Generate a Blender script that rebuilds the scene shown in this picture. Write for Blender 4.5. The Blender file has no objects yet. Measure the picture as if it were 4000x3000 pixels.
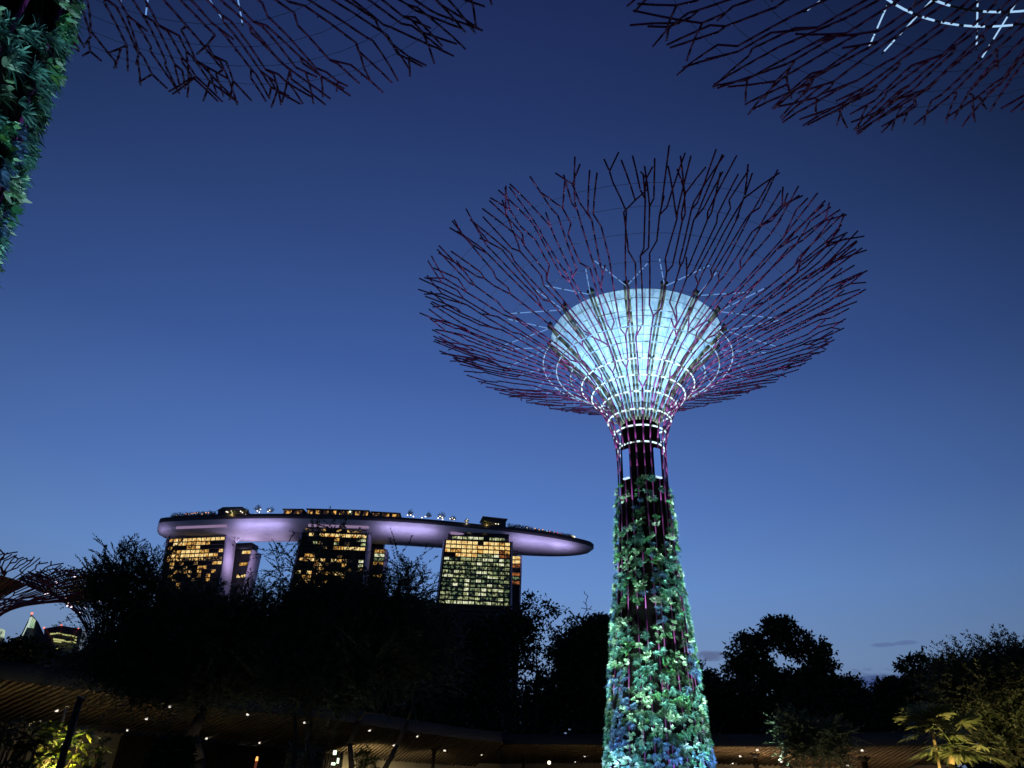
import bpy, math, random
import numpy as np
from mathutils import Matrix, Vector

S = bpy.context.scene
COL = S.collection
PI = math.pi
R = math.radians

# ------------------------------------------------------------------ camera, world, exposure
CZ = 1.6
PITCH, ROLL, FPX = R(30), R(2.6), 2774.0          # FPX: focal length in photo pixels (4000 wide)
cam_d = bpy.data.cameras.new('camera')
cam = bpy.data.objects.new('camera', cam_d)
COL.objects.link(cam)
cam_d.sensor_width = 36.0
cam_d.lens = 36.0 * FPX / 4000.0
cam_d.clip_start, cam_d.clip_end = 0.1, 6000
cam.matrix_world = Matrix.Translation((0, 0, CZ)) @ Matrix.Rotation(PI / 2 + PITCH, 4, 'X') @ Matrix.Rotation(ROLL, 4, 'Z')
S.camera = cam
S.view_settings.view_transform = 'Standard'
S.view_settings.look = 'None'
S.view_settings.exposure = 0.0
S.view_settings.gamma = 1.0
S.cycles.use_denoising = True
S.cycles.max_bounces = 6
S.cycles.transparent_max_bounces = 8
S.cycles.sample_clamp_indirect = 4.0


def srgb(r, g, b):
    f = lambda c: (c / 255) / 12.92 if c / 255 <= .04045 else ((c / 255 + .055) / 1.055) ** 2.4
    return (f(r), f(g), f(b), 1.0)


def ray(u, v):                                    # direction of a photo pixel
    x, y = (u - 2000) / FPX, -(v - 1500) / FPX
    xp = x * math.cos(ROLL) - y * math.sin(ROLL)
    yp = x * math.sin(ROLL) + y * math.cos(ROLL)
    return np.array([xp, math.cos(PITCH) - yp * math.sin(PITCH), math.sin(PITCH) + yp * math.cos(PITCH)])


def at_z(u, v, z):
    r = ray(u, v)
    return np.array([0, 0, CZ]) + r * (z - CZ) / r[2]


def at_d(u, v, d):
    r = ray(u, v)
    return np.array([0, 0, CZ]) + r * d / math.hypot(r[0], r[1])


def project(p):
    d = np.asarray(p, float) - np.array([0, 0, CZ])
    f = d[..., 1] * math.cos(PITCH) + d[..., 2] * math.sin(PITCH)
    yp = (-d[..., 1] * math.sin(PITCH) + d[..., 2] * math.cos(PITCH)) / f
    xp = d[..., 0] / f
    return 2000 + FPX * (xp * math.cos(ROLL) + yp * math.sin(ROLL)), 1500 - FPX * (-xp * math.sin(ROLL) + yp * math.cos(ROLL))


# the dusk sky: colour by height above the horizon, brightest towards the place where the sun went down
W = bpy.data.worlds.new('World')
S.world = W
W.use_nodes = True
wn, wl = W.node_tree.nodes, W.node_tree.links
wn.clear()


def wmath(op, a, b=None, c=None, clamp=False):
    n = wn.new('ShaderNodeMath'); n.operation = op; n.use_clamp = clamp
    for i, x in enumerate((a, b, c)):
        if x is None: continue
        if isinstance(x, (int, float)): n.inputs[i].default_value = x
        else: wl.new(x, n.inputs[i])
    return n.outputs[0]


def wdot(vec_socket, v):
    n = wn.new('ShaderNodeVectorMath'); n.operation = 'DOT_PRODUCT'
    wl.new(vec_socket, n.inputs[0]); n.inputs[1].default_value = tuple(v)
    return n.outputs['Value']


tc = wn.new('ShaderNodeTexCoord')
D = tc.outputs['Generated']
sep = wn.new('ShaderNodeSeparateXYZ'); wl.new(D, sep.inputs[0])
elev = wmath('DIVIDE', wmath('ARCSINE', sep.outputs[2]), R(90), clamp=True)
ramp = wn.new('ShaderNodeValToRGB'); wl.new(elev, ramp.inputs[0])
sky_cols = [(0, (100, 114, 146)), (5, (114, 134, 170)), (9, (118, 148, 192)), (14, (105, 144, 205)), (20, (86, 123, 192)), (30, (63, 94, 160)), (40, (48, 73, 129)), (50, (36, 55, 104)), (58, (30, 44, 90)), (75, (25, 36, 77))]
cr = ramp.color_ramp
cr.interpolation = 'LINEAR'
cr.elements[0].position = 0; cr.elements[0].color = srgb(*sky_cols[0][1])
cr.elements[1].position = sky_cols[-1][0] / 90; cr.elements[1].color = srgb(*sky_cols[-1][1])
for e, c in sky_cols[1:-1]:
    el = cr.elements.new(e / 90); el.color = srgb(*c)
hlen = wmath('SQRT', wmath('ADD', wmath('MULTIPLY', sep.outputs[0], sep.outputs[0]), wmath('ADD', wmath('MULTIPLY', sep.outputs[1], sep.outputs[1]), 1e-4)))
AZ = R(-5)
cosaz = wmath('DIVIDE', wdot(D, (math.sin(AZ), math.cos(AZ), 0)), hlen)
azf = wmath('MAXIMUM', wmath('SUBTRACT', 1.0, wmath('MULTIPLY', wmath('SUBTRACT', 1.0, cosaz), wmath('ADD', wmath('MULTIPLY', elev, 1.0), 1.3))), 0.3)
skymul = wn.new('ShaderNodeMixRGB'); skymul.blend_type = 'MULTIPLY'; skymul.inputs[0].default_value = 1
wl.new(ramp.outputs[0], skymul.inputs[1]); wl.new(azf, skymul.inputs[2])
skyout = skymul.outputs[0]
cn = wn.new('ShaderNodeTexNoise'); cn.inputs['Scale'].default_value = 60; cn.inputs['Detail'].default_value = 5
cmap = wn.new('ShaderNodeMapping'); cmap.inputs['Scale'].default_value = (1, 1, 3)
wl.new(D, cmap.inputs[0]); wl.new(cmap.outputs[0], cn.inputs[0])
for (u, v, wdeg, hdeg, amt, col) in [(2775, 2562, 1.1, .38, .75, (84, 92, 128)), (3455, 2519, .8, .16, .55, (78, 98, 142)), (3535, 2511, .8, .16, .55, (78, 98, 142)),
                                     (3470, 2735, 5.5, 1.7, .95, (54, 72, 124))]:
    c = ray(u, v); c /= np.linalg.norm(c)
    a = np.array([c[1], -c[0], 0]); a /= np.linalg.norm(a)
    b = np.cross(a, c)
    x = wmath('DIVIDE', wdot(D, a), R(wdeg)); y = wmath('DIVIDE', wdot(D, b), R(hdeg))
    front = wmath('GREATER_THAN', wdot(D, c), 0.5)
    q = wmath('SUBTRACT', 1.25, wmath('ADD', wmath('MULTIPLY', x, x), wmath('MULTIPLY', y, y)))
    q = wmath('ADD', q, wmath('MULTIPLY', wmath('SUBTRACT', cn.outputs[0], .5), 2.2), clamp=True)
    q = wmath('MULTIPLY', wmath('MULTIPLY', q, front), amt)
    m = wn.new('ShaderNodeMixRGB'); wl.new(q, m.inputs[0]); wl.new(skyout, m.inputs[1]); m.inputs[2].default_value = srgb(*col)
    skyout = m.outputs[0]
bg = wn.new('ShaderNodeBackground'); wl.new(skyout, bg.inputs[0]); bg.inputs[1].default_value = 1.0
wo = wn.new('ShaderNodeOutputWorld'); wl.new(bg.outputs[0], wo.inputs[0])

# ------------------------------------------------------------------ helpers
NEXT_MAT = {}


def mat(name, col, rough=.7, metal=0.0, var=None, scale=4.0, emit=None, estr=0.0, transl=0.0, spec=.3, bump=0.0):
    m = bpy.data.materials.new(name); m.use_nodes = True
    n, l = m.node_tree.nodes, m.node_tree.links
    n.clear()
    out = n.new('ShaderNodeOutputMaterial')
    p = n.new('ShaderNodeBsdfPrincipled')
    p.inputs['Roughness'].default_value = rough; p.inputs['Metallic'].default_value = metal
    p.inputs['Specular IOR Level'].default_value = spec
    p.inputs['Base Color'].default_value = (*col[:3], 1)
    src = None
    if var is not None or bump:
        t = n.new('ShaderNodeTexCoord'); nz = n.new('ShaderNodeTexNoise')
        nz.inputs['Scale'].default_value = scale; nz.inputs['Detail'].default_value = 5
        l.new(t.outputs['Object'], nz.inputs[0])
        if var is not None:
            mx = n.new('ShaderNodeMixRGB'); mx.inputs[1].default_value = (*col[:3], 1); mx.inputs[2].default_value = (*var[:3], 1)
            rp = n.new('ShaderNodeMapRange'); rp.inputs[1].default_value = .35; rp.inputs[2].default_value = .65
            l.new(nz.outputs[0], rp.inputs[0]); l.new(rp.outputs[0], mx.inputs[0]); l.new(mx.outputs[0], p.inputs['Base Color']); src = mx.outputs[0]
        if bump:
            b = n.new('ShaderNodeBump'); b.inputs['Strength'].default_value = bump
            l.new(nz.outputs[0], b.inputs['Height']); l.new(b.outputs[0], p.inputs['Normal'])
    if emit is not None:
        p.inputs['Emission Color'].default_value = (*emit[:3], 1); p.inputs['Emission Strength'].default_value = estr
    sh = p.outputs[0]
    if transl:
        tr = n.new('ShaderNodeBsdfTranslucent'); tr.inputs[0].default_value = (*col[:3], 1)
        if src: l.new(src, tr.inputs[0])
        mix = n.new('ShaderNodeMixShader'); mix.inputs[0].default_value = transl
        l.new(sh, mix.inputs[1]); l.new(tr.outputs[0], mix.inputs[2]); sh = mix.outputs[0]
    l.new(sh, out.inputs[0])
    return m


def leafmat(name, cols, rough=.5, transl=.25):
    """leaf colours differ from leaf to leaf (random per island)"""
    m = bpy.data.materials.new(name); m.use_nodes = True
    n, l = m.node_tree.nodes, m.node_tree.links
    n.clear()
    out = n.new('ShaderNodeOutputMaterial'); p = n.new('ShaderNodeBsdfPrincipled')
    p.inputs['Roughness'].default_value = rough; p.inputs['Specular IOR Level'].default_value = .35
    g = n.new('ShaderNodeNewGeometry'); r = n.new('ShaderNodeValToRGB'); l.new(g.outputs['Random Per Island'], r.inputs[0])
    e = r.color_ramp; e.interpolation = 'CONSTANT'
    e.elements[0].position = 0; e.elements[0].color = (*cols[0], 1)
    e.elements[1].position = 1 / len(cols); e.elements[1].color = (*cols[min(1, len(cols) - 1)], 1)
    for i in range(2, len(cols)):
        x = e.elements.new(i / len(cols)); x.color = (*cols[i], 1)
    l.new(r.outputs[0], p.inputs['Base Color'])
    t = n.new('ShaderNodeBsdfTranslucent'); l.new(r.outputs[0], t.inputs[0])
    mx = n.new('ShaderNodeMixShader'); mx.inputs[0].default_value = transl
    l.new(p.outputs[0], mx.inputs[1]); l.new(t.outputs[0], mx.inputs[2]); l.new(mx.outputs[0], out.inputs[0])
    return m


def glowmat(name, col, strength):
    m = bpy.data.materials.new(name); m.use_nodes = True
    n, l = m.node_tree.nodes, m.node_tree.links
    n.clear()
    e = n.new('ShaderNodeEmission'); e.inputs[0].default_value = (*col[:3], 1); e.inputs[1].default_value = strength
    o = n.new('ShaderNodeOutputMaterial'); l.new(e.outputs[0], o.inputs[0])
    return m


def windowmat(name, dark, bright, strength, scale, lo=.35, hi=.6):
    """a lit room behind glass: lamps and curtains as bright patches in a dimmer room"""
    m = bpy.data.materials.new(name); m.use_nodes = True
    n, l = m.node_tree.nodes, m.node_tree.links
    n.clear()
    t = n.new('ShaderNodeTexCoord'); nz = n.new('ShaderNodeTexNoise'); nz.inputs['Scale'].default_value = scale; nz.inputs['Detail'].default_value = 2
    oi = n.new('ShaderNodeObjectInfo'); ad = n.new('ShaderNodeVectorMath'); ad.operation = 'ADD'
    sc = n.new('ShaderNodeVectorMath'); sc.operation = 'SCALE'; sc.inputs['Scale'].default_value = 90
    cb = n.new('ShaderNodeCombineXYZ')
    for i in range(3): l.new(oi.outputs['Random'], cb.inputs[i])
    l.new(cb.outputs[0], sc.inputs[0]); l.new(t.outputs['Object'], ad.inputs[0]); l.new(sc.outputs[0], ad.inputs[1]); l.new(ad.outputs[0], nz.inputs[0])
    r = n.new('ShaderNodeValToRGB'); l.new(nz.outputs[0], r.inputs[0])
    r.color_ramp.elements[0].position = lo; r.color_ramp.elements[0].color = (*dark[:3], 1)
    r.color_ramp.elements[1].position = hi; r.color_ramp.elements[1].color = (*bright[:3], 1)
    e = n.new('ShaderNodeEmission'); e.inputs[1].default_value = strength
    sx = n.new('ShaderNodeSeparateXYZ'); l.new(t.outputs['Object'], sx.inputs[0])
    f1 = n.new('ShaderNodeMath'); f1.operation = 'MULTIPLY_ADD'; f1.inputs[1].default_value = 1 / 1.28; f1.inputs[2].default_value = .5 + 50; l.new(sx.outputs[0], f1.inputs[0])
    f2 = n.new('ShaderNodeMath'); f2.operation = 'FRACT'; l.new(f1.outputs[0], f2.inputs[0])
    f3 = n.new('ShaderNodeMath'); f3.operation = 'COMPARE'; f3.inputs[1].default_value = .5; f3.inputs[2].default_value = .41; l.new(f2.outputs[0], f3.inputs[0])
    f4 = n.new('ShaderNodeMath'); f4.operation = 'MULTIPLY_ADD'; f4.inputs[1].default_value = .75; f4.inputs[2].default_value = .25; l.new(f3.outputs[0], f4.inputs[0])
    pm = n.new('ShaderNodeMixRGB'); pm.blend_type = 'MULTIPLY'; pm.inputs[0].default_value = 1; l.new(r.outputs[0], pm.inputs[1]); l.new(f4.outputs[0], pm.inputs[2]); l.new(pm.outputs[0], e.inputs[0])
    gl = n.new('ShaderNodeBsdfGlossy'); gl.inputs['Roughness'].default_value = .1; gl.inputs[0].default_value = (.05, .05, .05, 1)
    a = n.new('ShaderNodeAddShader'); l.new(e.outputs[0], a.inputs[0]); l.new(gl.outputs[0], a.inputs[1])
    o = n.new('ShaderNodeOutputMaterial'); l.new(a.outputs[0], o.inputs[0])
    return m


class MB:
    """collects geometry for ONE mesh"""
    def __init__(self):
        self.v, self.f, self.n = [], [], 0

    def add(self, V, F, m=0):
        V = np.asarray(V, float).reshape(-1, 3); F = np.asarray(F, int)
        self.v.append(V); self.f.append((F + self.n, m)); self.n += len(V)

    def tube(self, p0, p1, r0, r1=None, n=6, m=0, caps=True):
        p0, p1 = np.asarray(p0, float), np.asarray(p1, float)
        r1 = r0 if r1 is None else r1
        d = p1 - p0; L = np.linalg.norm(d)
        if L < 1e-6: return
        d /= L
        a = np.cross(d, [0, 0, 1.] if abs(d[2]) < .9 else [1., 0, 0]); a /= np.linalg.norm(a); b = np.cross(d, a)
        t = np.arange(n) * 2 * PI / n
        c = np.cos(t)[:, None] * a + np.sin(t)[:, None] * b
        V = np.vstack([p0 + c * r0, p1 + c * r1])
        i = np.arange(n); j = (i + 1) % n
        self.add(V, np.c_[i, j, j + n, i + n], m)
        if caps:
            V2 = np.vstack([[p0], [p1]])
            k = self.n
            self.v.append(V2); self.n += 2
            base = k - 2 * n
            self.f.append((np.c_[base + j, base + i, np.full(n, k)], m)); self.f.append((np.c_[base + i + n, base + j + n, np.full(n, k + 1)], m))

    def pipe(self, P, rad, n=5, mats=None, closed=False):
        """one continuous pipe through P; mats gives the material of each segment"""
        P = np.asarray(P, float); k = len(P)
        d = np.roll(P, -1, 0) - np.roll(P, 1, 0) if closed else np.gradient(P, axis=0)
        d /= np.linalg.norm(d, axis=1)[:, None]
        ref = np.where(np.abs(d[:, 2:3]) < .9, np.array([[0, 0, 1.]]), np.array([[1., 0, 0]]))
        a = np.cross(d, ref); a /= np.linalg.norm(a, axis=1)[:, None]; b = np.cross(d, a)
        t = np.arange(n) * 2 * PI / n
        V = (P[:, None] + rad * (np.cos(t)[None, :, None] * a[:, None] + np.sin(t)[None, :, None] * b[:, None])).reshape(-1, 3)
        ns = k if closed else k - 1
        base = self.n
        self.v.append(V); self.n += len(V)
        i = np.arange(n); j = (i + 1) % n
        for q in range(ns):
            r = (q + 1) % k
            self.f.append((base + np.c_[q * n + i, q * n + j, r * n + j, r * n + i], 0 if mats is None else mats[q]))

    def path(self, P, rads, n=6, m=0):
        for k in range(len(P) - 1):
            self.tube(P[k], P[k + 1], rads[k], rads[k + 1], n, m)

    def box(self, c, ax, ay, az, m=0):
        """centre and three half-axis vectors"""
        c, ax, ay, az = (np.asarray(q, float) for q in (c, ax, ay, az))
        V = [c + sx * ax + sy * ay + sz * az for sz in (-1, 1) for sx, sy in ((-1, -1), (1, -1), (1, 1), (-1, 1))]
        self.add(V, [(3, 2, 1, 0), (4, 5, 6, 7), (0, 1, 5, 4), (1, 2, 6, 5), (2, 3, 7, 6), (3, 0, 4, 7)], m)

    def lathe(self, prof, seg=32, c=(0, 0), m=0, capb=False, capt=False):
        t = np.arange(seg) * 2 * PI / seg
        V = np.vstack([np.c_[c[0] + r * np.cos(t), c[1] + r * np.sin(t), np.full(seg, z)] for r, z in prof])
        i = np.arange(seg); j = (i + 1) % seg
        self.add(V, np.vstack([np.c_[i + k * seg, j + k * seg, j + (k + 1) * seg, i + (k + 1) * seg] for k in range(len(prof) - 1)]), m)

    def ball(self, c, r, m=0, seg=8, rings=5):
        prof = [(r * math.sin(PI * k / rings) + 1e-4, c[2] - r * math.cos(PI * k / rings)) for k in range(rings + 1)]
        self.lathe(prof, seg, (c[0], c[1]), m)

    def leaves(self, P, Dv, U, L, Wd, bend=.0, m=0, seg=3):
        """many leaves at once: base P, direction Dv, normal U, length L, width Wd; strips of seg quads"""
        P, Dv, U = (np.asarray(q, float) for q in (P, Dv, U))
        N = len(P); L = np.broadcast_to(L, (N,))[:, None]; Wd = np.broadcast_to(Wd, (N,))[:, None]
        Sd = np.cross(Dv, U); Sd /= np.linalg.norm(Sd, axis=1)[:, None] + 1e-9
        ws = {1: None, 2: [.15, 1, .05], 3: [.25, 1, .85, .06]}[seg]
        if seg == 1:                              # a diamond
            V = np.stack([P, P + Dv * L * .45 + Sd * Wd * .5, P + Dv * L, P + Dv * L * .45 - Sd * Wd * .5], 1).reshape(-1, 3)
            k = np.arange(N)[:, None] * 4
            self.add(V, k + np.arange(4)[None], m); return
        rows = []
        for s in range(seg + 1):
            t = s / seg
            c = P + Dv * L * t + np.array([0, 0, -1.]) * L * bend * t * t
            rows += [c - Sd * Wd * .5 * ws[s], c + Sd * Wd * .5 * ws[s]]
        V = np.stack(rows, 1).reshape(-1, 3)
        k = np.arange(N)[:, None] * (2 * seg + 2)
        F = np.concatenate([k + np.array([[2 * s, 2 * s + 1, 2 * s + 3, 2 * s + 2]]) for s in range(seg)], 0)
        self.add(V, F, m)

    def build(self, name, mats, parent=None, smooth=False, origin=None):
        V = np.vstack(self.v)
        if origin is not None: V = V - np.asarray(origin)
        me = bpy.data.meshes.new(name)
        me.vertices.add(len(V)); me.vertices.foreach_set('co', V.ravel())
        lv = np.concatenate([f.ravel() for f, _ in self.f]); cnt = np.concatenate([np.full(len(f), f.shape[1]) for f, _ in self.f])
        mi = np.concatenate([np.full(len(f), m) for f, m in self.f])
        me.loops.add(len(lv)); me.loops.foreach_set('vertex_index', lv.astype(np.int32))
        me.polygons.add(len(cnt)); me.polygons.foreach_set('loop_start', np.concatenate([[0], np.cumsum(cnt)[:-1]]).astype(np.int32))
        me.polygons.foreach_set('loop_total', cnt.astype(np.int32))
        me.polygons.foreach_set('material_index', mi.astype(np.int32))
        if smooth: me.polygons.foreach_set('use_smooth', np.ones(len(cnt), bool))
        me.update(calc_edges=True); me.validate()
        for q in (mats if isinstance(mats, (list, tuple)) else [mats]): me.materials.append(q)
        return link(name, me, parent, origin)


def link(name, me, parent=None, origin=None):
    o = bpy.data.objects.new(name, me); COL.objects.link(o)
    if origin is not None: o.location = tuple(origin)
    if parent is not None:
        o.parent = parent
        par = Vector((0, 0, 0)); q = parent
        while q is not None:
            par += q.location; q = q.parent
        o.location = Vector(o.location) - par
    return o


def tag(o, label, cat, group=None, kind=None):
    if label: o['label'] = label
    if cat: o['category'] = cat
    if group: o['group'] = group
    if kind: o['kind'] = kind
    return o


def thing(name, loc, label, cat, group=None):
    o = bpy.data.objects.new(name, None); COL.objects.link(o)
    o.location = tuple(loc); o.empty_display_size = .5
    return tag(o, label, cat, group)


def lamp(kind, loc, target, power, col, size=.3, angle=60, blend=.6, name='floodlight'):
    d = bpy.data.lights.new(name, kind); d.energy = power; d.color = col[:3]
    if kind == 'SPOT': d.spot_size = R(angle); d.spot_blend = blend; d.shadow_soft_size = size
    elif kind == 'POINT': d.shadow_soft_size = size
    else: d.size = size
    o = bpy.data.objects.new(name, d); COL.objects.link(o); o.location = tuple(loc)
    if target is not None:
        o.rotation_euler = (Vector(target) - Vector(loc)).to_track_quat('-Z', 'Y').to_euler()
    return o


def norm(a):
    a = np.asarray(a, float)
    return a / (np.linalg.norm(a, axis=-1, keepdims=True) + 1e-9)


# ------------------------------------------------------------------ materials
M = {}
M['steel'] = mat('purple_steel', (.19, .022, .15), .45, .0, var=(.14, .018, .11), scale=.8)
M['steel_far'] = mat('dark_purple_steel', (.09, .015, .05), .5)
M['cable'] = mat('cable', (.12, .11, .12), .5)
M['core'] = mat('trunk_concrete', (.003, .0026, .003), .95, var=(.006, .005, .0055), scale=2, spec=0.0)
M['rib'] = mat('rib_steel', (.21, .19, .15), .55, var=(.15, .135, .11), scale=2)
M['knob'] = mat('rib_cap', (.03, .03, .03), .6)
M['led'] = glowmat('led_white', srgb(214, 242, 255), 1.6)
M['led_mid'] = glowmat('led_blue_white', srgb(170, 212, 255), .95)
M['led_dim'] = glowmat('led_pale_blue', srgb(122, 168, 240), .8)
M['panel'] = glowmat('light_panel', srgb(92, 134, 214), .85)
M['panel_edge'] = glowmat('light_panel_edge', srgb(205, 232, 255), 1.1)
M['bark'] = mat('bark', (.075, .058, .042), .9, var=(.04, .032, .025), scale=6, bump=.4)
M['bark_dark'] = mat('dark_bark', (.035, .028, .022), .9)
M['asphalt'] = mat('asphalt', (.05, .05, .05), .9, var=(.035, .037, .03), scale=.5)
M['leaf_dark'] = leafmat('dark_foliage', [(.03, .05, .018), (.022, .038, .014), (.045, .06, .022)])
M['leaf_feather'] = leafmat('feather_foliage', [(.075, .095, .05), (.06, .08, .042), (.085, .105, .055)])
M['leaf_far'] = leafmat('far_foliage', [(.02, .03, .014), (.03, .04, .018)], transl=.1)
M['leaf_warm'] = leafmat('garden_foliage', [(.10, .16, .03), (.16, .20, .04), (.07, .12, .025), (.2, .22, .06)])
M['leaf_palm'] = leafmat('palm_foliage', [(.17, .19, .08), (.12, .15, .05), (.22, .22, .10)])
M['pl_green'] = leafmat('planting_green', [(.07, .28, .13), (.05, .19, .09), (.12, .34, .18), (.04, .14, .07), (.26, .40, .26), (.09, .24, .12), (.14, .30, .08)])
M['pl_teal'] = leafmat('planting_teal', [(.08, .22, .18), (.12, .30, .26), (.05, .14, .14), (.2, .4, .34)])
M['pl_pale'] = leafmat('planting_pale', [(.42, .55, .42), (.30, .48, .30), (.55, .6, .5), (.2, .4, .2)])  # pale leaves are a species, and also stand in for sparkling highlights
M['pl_bluelit'] = leafmat('planting_bluelit', [(.10, .18, .34), (.07, .13, .27), (.16, .26, .45), (.06, .10, .2)])  # blue lamplight on silvery leaves is put into this leaf colour
M['pl_dark'] = leafmat('planting_dark', [(.025, .06, .03), (.018, .045, .028), (.04, .085, .045)])
M['pl_pink'] = leafmat('planting_pink', [(.45, .22, .36), (.5, .35, .45), (.45, .45, .12)])

# cone membrane: thin white cloth, lit from lamps inside
m = bpy.data.materials.new('cone_membrane'); m.use_nodes = True
n, l = m.node_tree.nodes, m.node_tree.links; n.clear()
t = n.new('ShaderNodeTexCoord'); mp = n.new('ShaderNodeMapping'); mp.inputs['Scale'].default_value = (1.1, 1.1, .22)
nz = n.new('ShaderNodeTexNoise'); nz.inputs['Scale'].default_value = 2.2; nz.inputs['Detail'].default_value = 7; nz.inputs['Roughness'].default_value = .65
l.new(t.outputs['Object'], mp.inputs[0]); l.new(mp.outputs[0], nz.inputs[0])
rp = n.new('ShaderNodeValToRGB'); l.new(nz.outputs[0], rp.inputs[0])
rp.color_ramp.elements[0].position = .38; rp.color_ramp.elements[0].color = (.42, .52, .60, 1)
rp.color_ramp.elements[1].position = .56; rp.color_ramp.elements[1].color = (.8, .84, .86, 1)
tr = n.new('ShaderNodeBsdfTranslucent'); df = n.new('ShaderNodeBsdfDiffuse'); mx = n.new('ShaderNodeMixShader'); mx.inputs[0].default_value = .5
l.new(rp.outputs[0], tr.inputs[0]); l.new(rp.outputs[0], df.inputs[0]); l.new(tr.outputs[0], mx.inputs[1]); l.new(df.outputs[0], mx.inputs[2])
o_ = n.new('ShaderNodeOutputMaterial'); l.new(mx.outputs[0], o_.inputs[0])
M['membrane'] = m
M['brown'] = mat('brown_disc', (.16, .11, .06), .7, var=(.10, .07, .04), scale=1.2)

# ------------------------------------------------------------------ ground
b = MB()
b.add([(-3000, -300, 0), (3000, -300, 0), (3000, 4000, 0), (-3000, 4000, 0)], [(0, 1, 2, 3)])
tag(b.build('ground', M['asphalt']), None, None, kind='structure')


# ------------------------------------------------------------------ supertrees
def interp(prof):
    z = np.array([p[1] for p in prof]); r = np.array([p[0] for p in prof])
    s = np.concatenate([[0], np.cumsum(np.hypot(np.diff(r), np.diff(z)))])
    return s, r, z


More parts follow.
